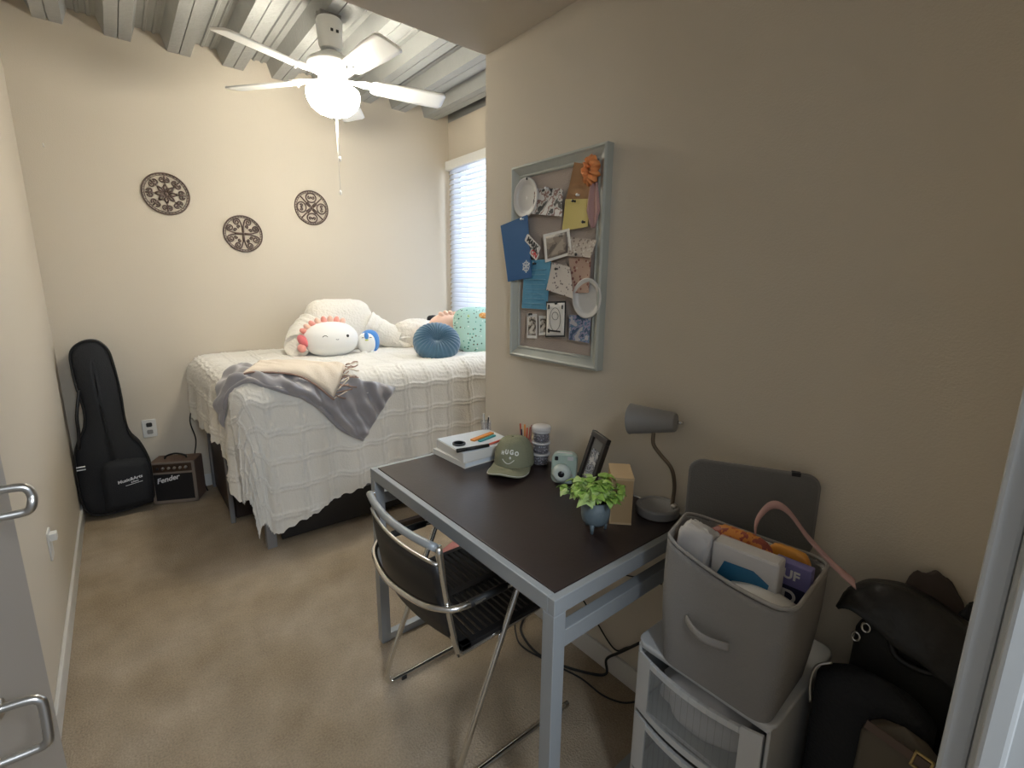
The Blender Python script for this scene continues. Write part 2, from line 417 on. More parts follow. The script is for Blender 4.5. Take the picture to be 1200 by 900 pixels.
# door leaf standing open by the left wall
hx, hy = -.285, .06; ex, ey = -.150, .955
dv = Vector((ex-hx, ey-hy, 0)); L = dv.length; dv.normalize(); nv = Vector((dv.y, -dv.x, 0))
DT = frame((hx, hy, 0), dv, (0, 0, 1), nv)   # local x along the leaf, y up, z towards the room
door = bpy.data.objects.new('door_1', None); COL.objects.link(door); door['kind'] = 'structure'
MB().box((0, .01, -.035), (L, 2.03, 0), DT).build('door_leaf', 'door', door, bevel=.003)
def lever(y, x0, sz, reach, h):
    b = MB()
    b.lathe([(.027*sz, 0), (.027*sz, .006), (.012*sz, .008), (.012*sz, .02)], seg=24, T=DT @ Matrix.Translation((x0, y, 0)))
    p = [(x0, y, .012), (x0, y, reach-.012), (x0, y-.004, reach-.003), (x0, y-.014, reach), (x0-.004, y-h+.012, reach), (x0-.004, y-h+.003, reach-.004), (x0-.004, y-h, reach-.014), (x0-.008, y-h, .0)]
    b.tube(bez(p, 5), .0054*sz, 10, T=DT)
    b.build('door_handle', 'steel', door, smooth=True)
lever(1.157, L-.10, 1, .052, .034)
lever(.922, L-.205, 1.0, .055, .067)

# ------------------------------------------------------------------ ceiling fan
FX, FY = 1.035, 2.79
fan = thing('ceiling_fan', 'white five-blade ceiling fan with a glowing glass bowl, hung from the metal deck', 'ceiling fan', (FX, FY, ZD))
O = Matrix.Translation((0, 0, -ZD))
b = MB().box((-.055, -.03, 2.762), (.055, .055, ZD), O).box((-.062, .0, 2.74), (-.05, .02, 2.785), O).box((.05, .0, 2.74), (.062, .02, 2.785), O); b.build('mounting_bracket', 'lamp_grey', fan, bevel=.003)
b = MB().lathe([(.0, 2.62), (.052, 2.62), (.06, 2.64), (.066, 2.75), (.06, 2.762)], seg=32, T=O); b.build('canopy', 'fan_white', fan, smooth=True, bevel=.002)
b = MB().cbox((-.012, -.064, 2.69), (.012, .006, .012), O).cbox((.016, -.064, 2.69), (.012, .006, .012), O); b.build('canopy_screw', 'black_pl', fan)
b = MB().lathe([(.04, 2.61), (.112, 2.565), (.122, 2.555), (.122, 2.540), (.112, 2.530), (.085, 2.51), (.07, 2.50), (.07, 2.47), (.055, 2.455)], seg=40, T=O); b.build('motor_housing', 'fan_white', fan, smooth=True)
b = MB().lathe([(.05, 2.468), (.05, 2.462), (.018, 2.455), (.014, 2.30)], seg=24, T=O); b.build('light_fitter', 'fan_white', fan, smooth=True)
for k in range(3):
    a = 2*PI*k/3+.5; c3, s3 = cos(a), sin(a)
    MB().blob((.060*c3, .060*s3, 2.425), (.020, .020, .024), 18, 12, T=O).build('bulb', 'bulb', fan, smooth=True)
    MB().tube([(.045*c3, .045*s3, 2.462), (.118*c3, .118*s3, 2.440)], .003, 6, T=O).build('bowl_clip', 'fan_white', fan)
b = MB().lathe([(.118, 2.432), (.133, 2.425), (.137, 2.405), (.132, 2.375), (.115, 2.345), (.085, 2.32), (.045, 2.305), (.012, 2.30)], seg=48, T=O); gl = b.build('light_bowl', 'globe', fan, smooth=True)
b = MB().lathe([(.0, 2.305), (.012, 2.30), (.012, 2.29), (.005, 2.28), (0, 2.278)], seg=16, T=O); b.build('finial', 'steel', fan, smooth=True)
R_ = .61
for i in range(5):
    a = math.radians(202-72*i)
    T = O @ Matrix.Translation((0, 0, 2.475)) @ Matrix.Rotation(a, 4, 'Z')
    def bladef(u, v):
        x = .20+u*(R_-.20); w = .052+.016*min(1, u*1.6)
        e = min(1, max(0, (1-u)/.06)); w2 = w*(.72+.28*math.sqrt(1-(1-e)**2))
        e0 = min(1, u/.05); w2 *= (.7+.3*e0)
        y = (v*2-1)*w2; return Vector((x, y, -y*.24-.006*u))
    bb = MB().grid(bladef, 26, 7, T=T); bb.build('blade', 'fan_white', fan, smooth=True, solid=.007, bevel=0)
    b = MB().prism([(.06, -.018), (.12, -.016), (.165, -.035), (.235, -.032), (.262, 0), (.235, .032), (.165, .035), (.12, .016), (.06, .018)], .002, .010, T @ Matrix.Rotation(-.1, 4, 'X'))
    for px, py in ((.215, -.02), (.215, .02), (.245, 0)): b.lathe([(.006, -.012), (.006, .012)], (px, py, 0), 10, T)
    b.build('blade_arm', 'fan_white', fan, bevel=.002)
for px, py, zb in ((.02, -.05, 2.10), (.02, .02, 1.93)):
    b = MB().tube([(px*.4, py*.3, 2.30), (px*.6, py*.3, zb)], .0012, 6, T=O)
    b.lathe([(0, -.028), (.006, -.022), (.007, -.008), (.002, 0)], (px*.6, py*.3, zb), 12, T=O); b.build('pull_chain', 'white_pl', fan, smooth=True)

# ------------------------------------------------------------------ wall medallions
def spiral(c, r, a0, turns, sgn, n=26):
    return [(c[0]+r*(1-.8*k/n)*cos(a0+sgn*2*PI*turns*k/n), 0, c[1]+r*(1-.8*k/n)*sin(a0+sgn*2*PI*turns*k/n)) for k in range(n+1)]
def medallion(x, z, R, petals, kind, label):
    global_t = 0
    o = bpy.data.objects.new
    b = MB(); t = .0030*R/.12
    ring = lambda r: [(r*cos(2*PI*k/64), 0, r*sin(2*PI*k/64)) for k in range(64)]
    b.tube(ring(R), t*1.5, 8, True); b.tube(ring(R*.90), t*.7, 6, True)
    for k in range(40):
        a = 2*PI*k/40; b.tube([(R*.9*cos(a), 0, R*.9*sin(a)), (R*cos(a+.08), 0, R*sin(a+.08))], t*.6, 5)
    t *= 1.45
    for k in range(petals):
        a = 2*PI*k/petals
        rot = Matrix.Rotation(-a, 4, 'Y')
        if kind == 0:     # heart scroll petals around a daisy
            for s in (1, -1):
                b.tube(spiral((R*.66, s*R*.09), R*.13, 0 if s == 1 else 0, 1.25, s), t, 6, T=rot)
            b.tube([(R*.10, 0, 0), (R*.30, 0, R*.08), (R*.48, 0, 0), (R*.30, 0, -R*.08), (R*.10, 0, 0)], t*1.2, 6, T=rot)
            b.tube([(R*.5, 0, 0), (R*.86, 0, 0)], t, 6, T=rot)
        elif kind == 1:   # double scrolls from a cross
            for s in (1, -1):
                b.tube(bez([(R*.12, 0, 0), (R*.5, 0, s*R*.06), (R*.78, 0, s*R*.16), (R*.8, 0, s*R*.3)], 6), t, 6, T=rot)
                b.tube(spiral((R*.64, s*R*.30), R*.17, 0, 1.4, s), t, 6, T=rot)
                b.tube(spiral((R*.40, s*R*.2), R*.09, PI, 1.2, -s), t, 6, T=rot)
            b.tube([(R*.08, 0, 0), (R*.45, 0, 0)], t*1.9, 6, T=rot)
        else:             # round lobes with a fleur inside
            b.tube([(R*.60+R*.27*cos(2*PI*q/28), 0, R*.27*sin(2*PI*q/28)*1.12) for q in range(28)], t*1.1, 6, True, T=rot)
            for s in (1, -1):
                b.tube(spiral((R*.60, s*R*.11), R*.09, 0, 1.1, s), t*.9, 6, T=rot)
            b.tube([(R*.08, 0, R*.08), (R*.62, 0, R*.62)], t*1.1, 6, T=rot)
            b.blob((R*.62, 0, 0), (R*.08, .003, R*.05), 10, 6, T=rot)
            b.tube([(R*.1, 0, R*.03), (R*.34, 0, R*.24)], t, 6, T=rot)
            b.tube([(R*.1, 0, -R*.03), (R*.34, 0, -R*.24)], t, 6, T=rot)
    b.blob((0, 0, 0), (R*.09, .004, R*.09), 12, 8)
    ob = b.build('wall_medallion', 'medallion', smooth=True); ob.location = (x, YB-.007, z)
    tag(ob, label, 'wall decoration', None)
medallion(.330, 1.957, .122, 8, 0, 'largest brown scrollwork metal disc, farthest left on the back wall')
medallion(.742, 1.748, .118, 4, 1, 'lowest brown scrollwork metal disc, in the middle of the back wall group')
medallion(1.212, 1.966, .118, 4, 2, 'brown scrollwork metal disc nearest the window, with four rounded lobes')

# outlets, nail
ol = thing('wall_outlet', 'white square power outlet on the back wall above the amplifier', 'outlet', (.08, YB, .475))
MB().prism(rrect(.075, .118, .006), 0, .006, frame((0, 0, 0), (1, 0, 0), (0, 0, 1))).build('cover_plate', 'outlet', ol, bevel=.0015)
for dz in (.024, -.024):
    MB().prism(rrect(.032, .028, .008), .006, .0085, frame((0, 0, dz), (1, 0, 0), (0, 0, 1))).build('socket', 'black_pl' if dz > 0 else 'lamp_grey', ol)
ol = thing('wall_outlet', 'small white outlet low on the left wall beyond the door edge', 'outlet', (XL, 2.42, .425))
MB().prism(rrect(.07, .115, .006), 0, .006, frame((0, 0, 0), (0, 1, 0), (0, 0, 1))).build('cover_plate', 'outlet', ol, bevel=.0015)
MB().cbox((.016, 0, .03), (.022, .035, .03)).build('plug', 'white_pl', ol, bevel=.003)
b = MB().tube([(0, 0, 0), (0, -.02, 0), (0, -.026, .012)], .0025, 8); o = b.build('wall_hook', 'white_pl'); o.location = (-.20, YB, 2.14); tag(o, 'tiny white hook high on the back wall near the left corner', 'hook')

# ------------------------------------------------------------------ bed
bed = thing('bed', 'dark wood platform bed with grey metal legs in the back corner', 'bed', (1.4, 3.2, 0))
Bd = Matrix.Translation((-1.4, -3.2, 0))
MB().box((.56, 2.80, .55), (2.38, 3.82, .80), Bd).build('mattress', 'plush_white', bed, bevel=.06, bseg=4)
MB().box((.44, 2.70, .42), (2.39, 3.82, .53), Bd).build('platform', 'black_wood', bed, bevel=.005)
MB().box((.56, 2.655, .035), (2.38, 2.675, .225), Bd).box((.56, 2.655, .24), (2.38, 2.675, .42), Bd).build('side_panel', 'black_wood', bed, bevel=.003)
MB().box((.56, 2.648, .225), (2.38, 2.66, .236), Bd).build('side_rail_strip', 'grey_leg', bed)
MB().box((.40, 3.14, .02), (.42, 3.80, .42), Bd).box((.42, 3.12, .02), (2.3, 3.14, .42), Bd).build('foot_panel', 'darkbrown', bed, bevel=.003)
for (x0, y0, w) in ((.485, 2.655, .05), (.385, 3.10, .025), (2.33, 2.665, .05), (.385, 3.77, .03)):
    MB().box((x0, y0, 0), (x0+w, y0+w, .44), Bd).build('leg', 'grey_leg', bed, bevel=.004)
# draping map: a flat sheet (s,t) laid over the mattress block
Y0, ZTOP, RD = 2.74, .925, .12
def x0f(t): return .52-.07*min(1.0, max(0, (t-2.74)/1.1))
def drape(s, t, off=0, wav=1):
    x0 = x0f(t); qx = min(max(s, x0), 2.395); qy = min(max(t, Y0), 3.835)
    dx, dy = s-qx, t-qy; d = math.hypot(dx, dy)
    puff = .012*noise.noise(Vector((s*3, t*3, 1)))*wav
    if d < 1e-9: return Vector((s, t, ZTOP+off+puff)), Vector((0, 0, 1))
    nx, ny = dx/d, dy/d; arc = RD*PI/2; cn = 2*abs(nx*ny); d *= 1-.25*cn
    if d < arc:
        a = d/RD; return Vector((qx+nx*(RD+off)*sin(a), qy+ny*(RD+off)*sin(a), ZTOP-RD+(RD+off)*cos(a)+puff*(1-d/arc))), Vector((nx*sin(a), ny*sin(a), cos(a)))
    h = d-arc
    per = (qx-.5)*1.0-(qy-2.74)*1.0+math.atan2(ny, nx)*.28
    o = RD+off-.03*cn*min(1, h*2)+wav*(1-.75*cn)*min(1, h*2.2)*(.018*sin(per*17)+.012*sin(per*31+1))
    return Vector((qx+nx*o, qy+ny*o, ZTOP-RD-h)), Vector((nx, ny, 0))
SA, SB, TA, TB = .52-.60, 2.39, 2.74-.745, 3.83
def tuft(s, t):
    h = 0
    # ogee lattice of doubled tufted lines
    p = .155
    wob = .0045*sin(t*2*PI/p)
    wob2 = .0045*sin(s*2*PI/p)
    for c, w in (((s+wob) % p, 1), ((t+wob2) % p, 1)):
        for o in (.0, .020):
            dd = abs(c-p/2+.010-o); h += w*math.exp(-(dd/.0046)**2)
    dd = math.hypot(max(0, x0f(t)-s), max(0, Y0-t))
    h = min(1.1, h)*(.55+.45*min(1, dd/.1))+.5*math.exp(-((dd-.11)/.07)**2)*abs(sin((s+t)*75+2*sin((s-t)*40)))
    g = noise.noise(Vector((s*70, t*70, 0)))*.5+.5
    return .0105*h*(.65+.6*g)+.0012*g
def cov(u, v):
    t = TA+(TB-TA)*v
    D = .483 if t > 3.16 else .483+(3.16-t)/.42*.30 if t > 2.74 else .785
    s = x0f(t)-D+(SB-x0f(t)+D)*u
    E_ = .745+.16*min(1.2, max(0, (1.0-s)/.5)) if s < 1 else .745-.1*min(.4, s-1)
    t = 2.74-E_+(TB-2.74+E_)*v
    # rounded, slightly ragged hem at the hanging corner
    jag = .006*sin(u*260)+.006*sin(v*240)
    if v < .02: t += jag*(1 if u > .1 else 0)
    if u < .02: s += jag*(1 if v > .3 else 0)
    p, n_ = drape(s, t); return p+n_*(tuft(s, t)+.008)
cv = MB().grid(cov, 330, 260).build('coverlet', 'coverlet', smooth=True)
tag(cv, 'ivory tufted lattice coverlet draped over the bed with one corner near the floor', 'bedspread')

# grey satin blanket
def poly_at(pts, u):
    n = len(pts)-1; x = u*n; i = min(n-1, int(x)); f = x-i
    P = [Vector((*q, 0)) for q in pts]; P = [2*P[0]-P[1]]+P+[2*P[-1]-P[-2]]
    a, b_, c, d = P[i:i+4]; r = .5*((2*b_)+(-a+c)*f+(2*a-5*b_+4*c-d)*f*f+(-a+3*b_-3*c+d)*f**3)
    return r.x, r.y
def layer(top, bot, off, thick, wr, nu=90, nv=50, seed=0, fold=0):
    b = MB()
    def f(sgn):
        def g(u, v):
            a = poly_at(top, u); c = poly_at(bot, u); s = a[0]+(c[0]-a[0])*v; t = a[1]+(c[1]-a[1])*v
            edge = min(u, 1-u, v, 1-v); rim = min(1, edge/.05)**.5
            w = wr*(noise.noise(Vector((s*9+seed, t*14, 3)))+.6*noise.noise(Vector((s*28, t*16+seed, 1))))+wr*(.5+.7*max(0, u-.6)*2)*sin((s*1.6+t*.6)*46+2*noise.noise(Vector((s*5, t*5, seed))))
            if fold: w += fold*math.exp(-((v-.86)/.07)**2)
            p, n_ = drape(s, t, 0, 1); h = off+(thick+w)*rim if sgn > 0 else off-.002
            return p+n_*max(h, off-.002)
        return g
    b.grid(f(1), nu, nv)
    n = len(b.v); b.grid(f(-1), nu, nv)
    ring = [i*nv for i in range(nu)]+[(nu-1)*nv+j for j in range(1, nv)]+[i*nv+nv-1 for i in range(nu-2, -1, -1)]+[j for j in range(nv-2, 0, -1)]
    for k in range(len(ring)):
        a, c = ring[k], ring[(k+1) % len(ring)]; b.f.append([a, n+a, n+c, c]); b.m.append(0)
    return b
top = [(.50, 3.06), (.66, 2.98), (.84, 2.80), (1.00, 2.64), (1.13, 2.60), (1.24, 2.56)]
bot = [(.17, 2.86), (.42, 2.70), (.60, 2.61), (.76, 2.53), (.90, 2.36), (1.02, 2.27)]
bk = layer(top, bot, .018, .020, .016, seed=4, fold=.022).build('grey_blanket', 'blanket', smooth=True)
pts = []
for k in range(60):
    s, t = poly_at(bot, .10+.90*k/59); p, n_ = drape(s, t+.012); pts.append(p+n_*(.026+.003*sin(k*.7)))
eb = MB().tube(pts, [.004+.010*sin(PI*min(1, max(0, (k+1)/61)))**.4 for k in range(60)], 12).build('folded_edge', 'blanket', bk, smooth=True)
tag(bk, 'silvery grey satin blanket folded over the near corner edge of the bed', 'blanket')
top = [(.60, 3.04), (.70, 3.00), (.83, 2.90), (.98, 2.70)]
bot = [(.47, 2.72), (.60, 2.70), (.72, 2.66), (.86, 2.555)]
th = thing('cream_throw', 'cream knitted throw with brown fringe lying on the grey blanket', 'throw')
layer(top, bot, .046, .014, .003, 60, 30, seed=9).build('throw_cloth', 'cream', th, smooth=True)
for q in range(16):
    v = q/15; s = .98+(.86-.98)*v; t = 2.70+(2.555-2.70)*v
    pts = []
    for k in range(6):
        f = k/5; ss = s+f*(.075+.02*sin(q*2.1)); tt = t+f*(.03*sin(q*1.7)+.01)
        p, n_ = drape(ss, tt); pts.append(p+n_*(.058+.004*sin(q+k*2)-.006*f))
    MB().tube(pts, .0035, 6).build('fringe', 'brown_fringe' if q % 3 else 'cream', th, smooth=True)
pts = []
for k in range(30):
    s, t = poly_at(bot, k/29); p, n_ = drape(s, t-.008); pts.append(p+n_*.052)
MB().tube(pts, .005, 6).build('edge_binding', 'brown_fringe', th, smooth=True)

# ---- soft things on the bed
def fuzz(k, sc=9): return lambda d, a, b_: 1+k*noise.noise(Vector((d.x*sc, d.y*sc, d.z*sc)))
rp = thing('reading_pillow', 'large white fluffy reading pillow with two arms against the back wall', 'cushion', (1.3, 3.6, .93))
def fz(vs, k): return vs
b = MB()
def backf(u, v):
    a = 2*PI*u; bb = -PI/2+PI*v
    e = .42; sg = lambda x, p: math.copysign(abs(x)**p, x)
    x = sg(cos(a), e)*sg(cos(bb), e); y = sg(sin(a), .9)*sg(cos(bb), .8); z = sg(sin(bb), e)
    w = .265-.045*z
    k = 1+.025*noise.noise(Vector((x*6, y*6, z*6)))
    return Vector((x*w*k, .04+y*.10*k+z*.02, .185+z*.19*k))
b.grid(backf, 60, 40, cu=True); b.build('backrest', 'white_fur', rp, smooth=True)
for sgn, tip in ((-1, (-.37, -.17, .075)), (1, (.42, -.12, .055))):
    b = MB(); P = bez([(sgn*.20, .03, .17), (sgn*.29, -.02, .125), tip, (tip[0]+sgn*.02, tip[1]-.03, tip[2])], 8)
    rr = [.125, .12, .118, .115, .112, .108, .105, .102, .10, .098, .096, .094, .092, .09, .088, .085, .08]
    rr = [rr[min(i, len(rr)-1)] for i in range(len(P))]
    n = len(P)
    for i in range(n):
        if i > n-7: rr[i] = .088*math.sqrt(max(.03, 1-((i-(n-7))/6)**2))
        rr[i] *= 1+.04*sin(i*1.7)
        P[i].z = max(P[i].z, rr[i]*.8-.005)
    b.tube(P, rr, 22); b.build('arm_rest', 'white_fur', rp, smooth=True, sub=1)
# white round plush with gills
ax = thing('round_plush', 'round white plush toy with one winking eye and pink gill frills', 'plush toy', (1.135, 3.37, .925))
b = MB().blob((0, 0, .115), (.185, .13, .122), 40, 26, .9); b.build('body', 'plush_white', ax, smooth=True)
MB().blob((.075, -.119, .145), (.010, .007, .010), 12, 8).build('eye', 'black_ink', ax, smooth=True)
b = MB().tube([(-.095+.034*t, -.122-.004*sin(PI*t), .145+.010*sin(PI*t)) for t in [k/8 for k in range(9)]], .0022, 6); b.build('winking_eye', 'black_ink', ax)
b = MB().tube([(.0+.02*(t-.5), -.131, .128-.004*sin(PI*t)) for t in [k/6 for k in range(7)]], .0015, 6); b.build('mouth', 'black_ink', ax)
for k in range(8):
    a = math.radians(152-13*k); px, pz = .165*cos(a)*1.04, .115+.112*sin(a)
    T = Matrix.Translation((px, .02, pz)) @ Matrix.Rotation(PI/2-a, 4, 'Y')
    MB().blob((0, 0, .018), (.020, .03, .032), 16, 10, T=T).build('gill', ['plush_pink', 'plush_peach'][k % 2], ax, smooth=True)
T = Matrix.Translation((-.19, -.02, .115)) @ Matrix.Rotation(-.6, 4, 'Y')
MB().blob((0, 0, 0), (.03, .04, .05), 18, 12, T=T).build('gill', 'plush_rose', ax, smooth=True)
MB().blob((-.205, -.03, .07), (.028, .035, .03), 18, 12).build('gill', 'plush_pink', ax, smooth=True)
# penguin
pg = thing('penguin_plush', 'small blue and white penguin plush toy beside the round white plush', 'plush toy', (1.392, 3.35, .925), -.2)
MB().blob((-.012, -.012, .074), (.062, .055, .075), 28, 20, .85).build('body', 'plush_white', pg, smooth=True)
MB().blob((.018, .016, .084), (.068, .056, .084), 28, 20, .85).build('blue_coat', 'plush_blue', pg, smooth=True)
MB().blob((-.018, -.052, .13), (.016, .02, .03), 16, 12).build('forehead_patch', 'plush_blue', pg, smooth=True)
MB().blob((-.02, -.068, .103), (.013, .008, .006), 12, 8).build('beak', 'plush_yellow', pg, smooth=True)
for sx in (-.045, .008): MB().tube([(sx-.008, -.062, .118), (sx, -.064, .122), (sx+.008, -.062, .118)], .0022, 6).build('eye', 'black_ink', pg)
for sx in (-.035, .02): MB().blob((sx, -.045, .012), (.02, .025, .012), 12, 8).build('foot', 'plush_white', pg, smooth=True)
# shaggy off-white pillow
b = MB().blob((0, 0, .10), (.20, .12, .125), 60, 40, .9, fuzz(.07, 7)); o = b.build('shaggy_pillow', 'cream_fur', smooth=True); o.location = (1.86, 3.50, .925); tag(o, 'off-white shaggy pillow slumped between the reading pillow and the blue cushion', 'pillow')
b = MB().blob((0, 0, 0), (.05, .035, .03), 30, 20, .8, fuzz(.05, 4)); o = b.build('black_pouch', 'black_cloth', smooth=True); o.location = (2.09, 3.62, 1.135); tag(o, 'small black cloth item peeking out behind the shaggy pillow', 'pouch')
# peach plush
pp_ = thing('peach_plush', 'peach plush toy with ruffled orange frill behind the blue cushion', 'plush toy', (1.985, 3.235, .955))
MB().blob((0, 0, .12), (.15, .11, .125), 32, 22, .9).build('body', 'plush_peach', pp_, smooth=True)
for k in range(9):
    a = math.radians(112-16*k); T = Matrix.Translation((.13*cos(a), -.02, .125+.108*sin(a))) @ Matrix.Rotation(PI/2-a, 4, 'Y')
    MB().blob((0, 0, .014), (.018, .03, .026), 14, 10, T=T).build('frill', 'plush_peach' if k % 2 else 'plush_orange' if k > 3 else 'plush_peach', pp_, smooth=True)
MB().blob((.10, -.088, .13), (.009, .006, .009), 10, 8).build('eye', 'black_ink', pp_, smooth=True)
# blue round pleated cushion
vc = thing('round_cushion', 'round dusty blue velvet cushion with radial pleats and a button', 'cushion', (1.72, 2.93, .925))
T = Matrix.Translation((0, 0, .102)) @ Matrix.Rotation(-.45, 4, 'Z') @ Matrix.Rotation(.72, 4, 'X')
def pleat(u, v):
    a = 2*PI*u; b_ = -PI/2+PI*v
    r = abs(cos(b_))**.8*.165; z = math.copysign(abs(sin(b_))**.8, b_)*.075
    q = min(1, r/.165)
    z *= (1-math.exp(-(r/.045)**2)*.75)
    k = 1+.022*sin(a*30)*sin(PI*q)+.012*sin(a*13+1)
    return Vector((r*cos(a)*(1+.008*sin(a*30)), r*sin(a)*(1+.008*sin(a*30)), z*k+math.copysign(.0032, z)*sin(a*30)*sin(PI*q)))
MB().grid(pleat, 240, 40, cu=True, T=T).build('cover', 'velvet', vc, smooth=True)
MB().blob((0, 0, .012), (.012, .012, .006), 16, 10, T=T).build('button', 'velvet', vc, smooth=True)
# mint printed pillow
mp = MB()
T = Matrix.Translation((0, 0, .165)) @ Matrix.Rotation(-.35, 4, 'Z') @ Matrix.Rotation(1.05, 4, 'X')
def sq(u, v):
    a = 2*PI*u; b_ = -PI/2+PI*v; sg = lambda x, p: math.copysign(abs(x)**p, x)
    x = sg(cos(a), .55)*abs(cos(b_))**.5; y = sg(sin(a), .55)*abs(cos(b_))**.5
    return Vector((x*.21, y*.20, .075*sin(b_)*(1-.25*(x*x+y*y)/2)))
mp.grid(sq, 60, 30, cu=True, T=T); o = mp.build('mint_pillow', 'mint_print', smooth=True); o.location = (2.145, 2.99, .912); tag(o, 'mint green pillow printed with small dark motifs beside the window', 'pillow')
b = MB().blob((0, 0, 0), (.040, .034, .030), 20, 14, 1, fuzz(.1, 4)); o = b.build('orange_plush', 'orange_print', smooth=True); o.location = (2.16, 2.985, 1.188); tag(o, 'small orange patterned plush resting on top of the mint pillow', 'plush toy')
b = MB()
for k in range(6): b.blob((-.04+.016*k, .004*sin(k*2), .004*cos(k*3)), (.012, .014, .016+.008*(k % 2)), 12, 8)
o = b.build('lime_plush', 'green_felt', smooth=True); o.location = (2.09, 3.02, 1.182); tag(o, 'small lime green toy beside the orange plush on the mint pillow', 'plush toy')
# cord hanging at the foot of the bed
b = MB().tube(bez([(.335, 3.80, .62), (.30, 3.79, .50), (.32, 3.79, .36), (.30, 3.79, .22), (.335, 3.79, .05), (.345, 3.72, .006)], 8), .004, 8); o = b.build('hanging_cable', 'black_rubber', smooth=True); tag(o, 'thin black cord hanging behind the amplifier at the bed foot', 'cable')

# ------------------------------------------------------------------ guitar bag
gb = thing('guitar_bag', 'tall black padded guitar bag leaning in the left back corner', 'guitar bag', (-.13, 3.70, 0))
out = [(-.155, 0.025), (-.05, .03), (.038, .06), (.052, .12), (.054, .26), (.050, .335), (.02, .43), (-.02, .50), (-.035, .60), (-.035, .72), (-.040, .84), (-.050, .95), (-.062, 1.02), (-.10, 1.070), (-.15, 1.080), (-.20, 1.060), (-.232, 1.01), (-.235, .92), (-.228, .80), (-.215, .68), (-.225, .58), (-.262, .50), (-.285, .42), (-.292, .30), (-.292, .16), (-.275, .07), (-.23, .03)]
OC = bez([(x_, 0, z_) for x_, z_ in out+[out[0]]], 4)[:-1]
cx_, cz_ = -.13, .5
def gbag(outl, y0, y1, bulge, inset, T=None):
    rings = []
    def off(k):   # shrink horizontally/vertically about the local spine
        res = []
        for p in outl:
            sx = -.120-.022*min(1, max(0, (p.z-.35)/.45)); res.append(Vector((sx+(p.x-sx)*(1-k), 0, .5+(p.z-.5)*(1-k*.22))))
        return res
    lv = [(1.0, -bulge), (.8, -bulge*.95), (.55, -bulge*.8), (.22, -bulge*.35), (.05, 0), (0, .012)]
    for k, dy in lv: rings.append([Vector((q.x, y0+dy, q.z)) for q in off(k)])
    for k, dy in reversed(lv): rings.append([Vector((q.x, y1-dy, q.z)) for q in off(k)])
    n = len(outl); vs = [v for r in rings for v in r]; fs = []
    for i in range(len(rings)-1):
        for j in range(n):
            l = (j+1) % n; fs.append((i*n+j, i*n+l, (i+1)*n+l, (i+1)*n+j))
    fs.append(tuple(range(n))); fs.append(tuple((len(rings)-1)*n+j for j in range(n))[::-1])
    return MB().add([v-Vector((-.13, 3.70, 0)) for v in vs], fs, T)
lean = lambda v: v
g = gbag(OC, 3.665, 3.765, .02, 0)
for v in g.v: v.y += .035*(v.z/1.08)-.02+.006*noise.noise(Vector((v.x*9, v.z*6, 2)))
g.build('bag_body', 'black_cloth', gb, smooth=True)
def ony(z, d=0): return 3.655+.035*(z/1.08)-.02-d-.02-3.70
b = MB()
pk = [(.045, .05), (.05, .30), (.0, .345), (-.13, .36), (-.185, .31), (-.19, .10), (-.17, .04)]
PK = bez([(x_+.13, 0, z_) for x_, z_ in pk+[pk[0]]], 4)[:-1]
n = len(PK); c0 = Vector((.06, 0, .2))
vs = [Vector((p.x, ony(p.z)+.022, p.z)) for p in PK]+[Vector((c0.x+(p.x-c0.x)*.96, ony(p.z)-.012, c0.z+(p.z-c0.z)*.96)) for p in PK]+[Vector((c0.x+(p.x-c0.x)*.7, ony(p.z)-.02, c0.z+(p.z-c0.z)*.7)) for p in PK]
fs = [(i+k*n, (i+1) % n+k*n, (i+1) % n+(k+1)*n, i+(k+1)*n) for k in range(2) for i in range(n)]+[tuple(2*n+i for i in range(n))]
b.add(vs, fs); b.build('front_pocket', 'black_cloth', gb, smooth=True)
pts = [Vector((p.x+.13, ony(p.z)+.03, p.z)) for p in OC]
MB().tube([p+Vector((0, -.004, 0)) for p in pts], .005, 6, True).build('piping', 'black_leather', gb, smooth=True)
MB().tube(bez([(-.09+.0, ony(.75)+.03, .80), (-.115, ony(.6), .66), (-.12, ony(.5), .56), (-.13, ony(.4), .46)], 6), .008, 8).build('shoulder_strap', 'black_leather', gb, smooth=True)
T = frame((.075, ony(.21)-.0225, .232), (1, 0, .16), (-.16, 0, 1))
text('lettering', 'Music&Arts', .026, T, 'silver_print', gb, .15, .0008)
text('lettering', 'guitars', .014, T @ Matrix.Translation((.018, -.020, 0)), 'silver_print', gb, 0, .0004)
MB().box((-.03, -.034, 0), (.055, -.031, .001), T).build('logo_line', 'silver_print', gb)
MB().box((-.158, ony(.33)+.012, .345), (-.118, ony(.33)+.016, .352)).box((-.158, ony(.33)+.012, .328), (-.118, ony(.33)+.016, .334)).build('buckle_trim', 'silver_print', gb)

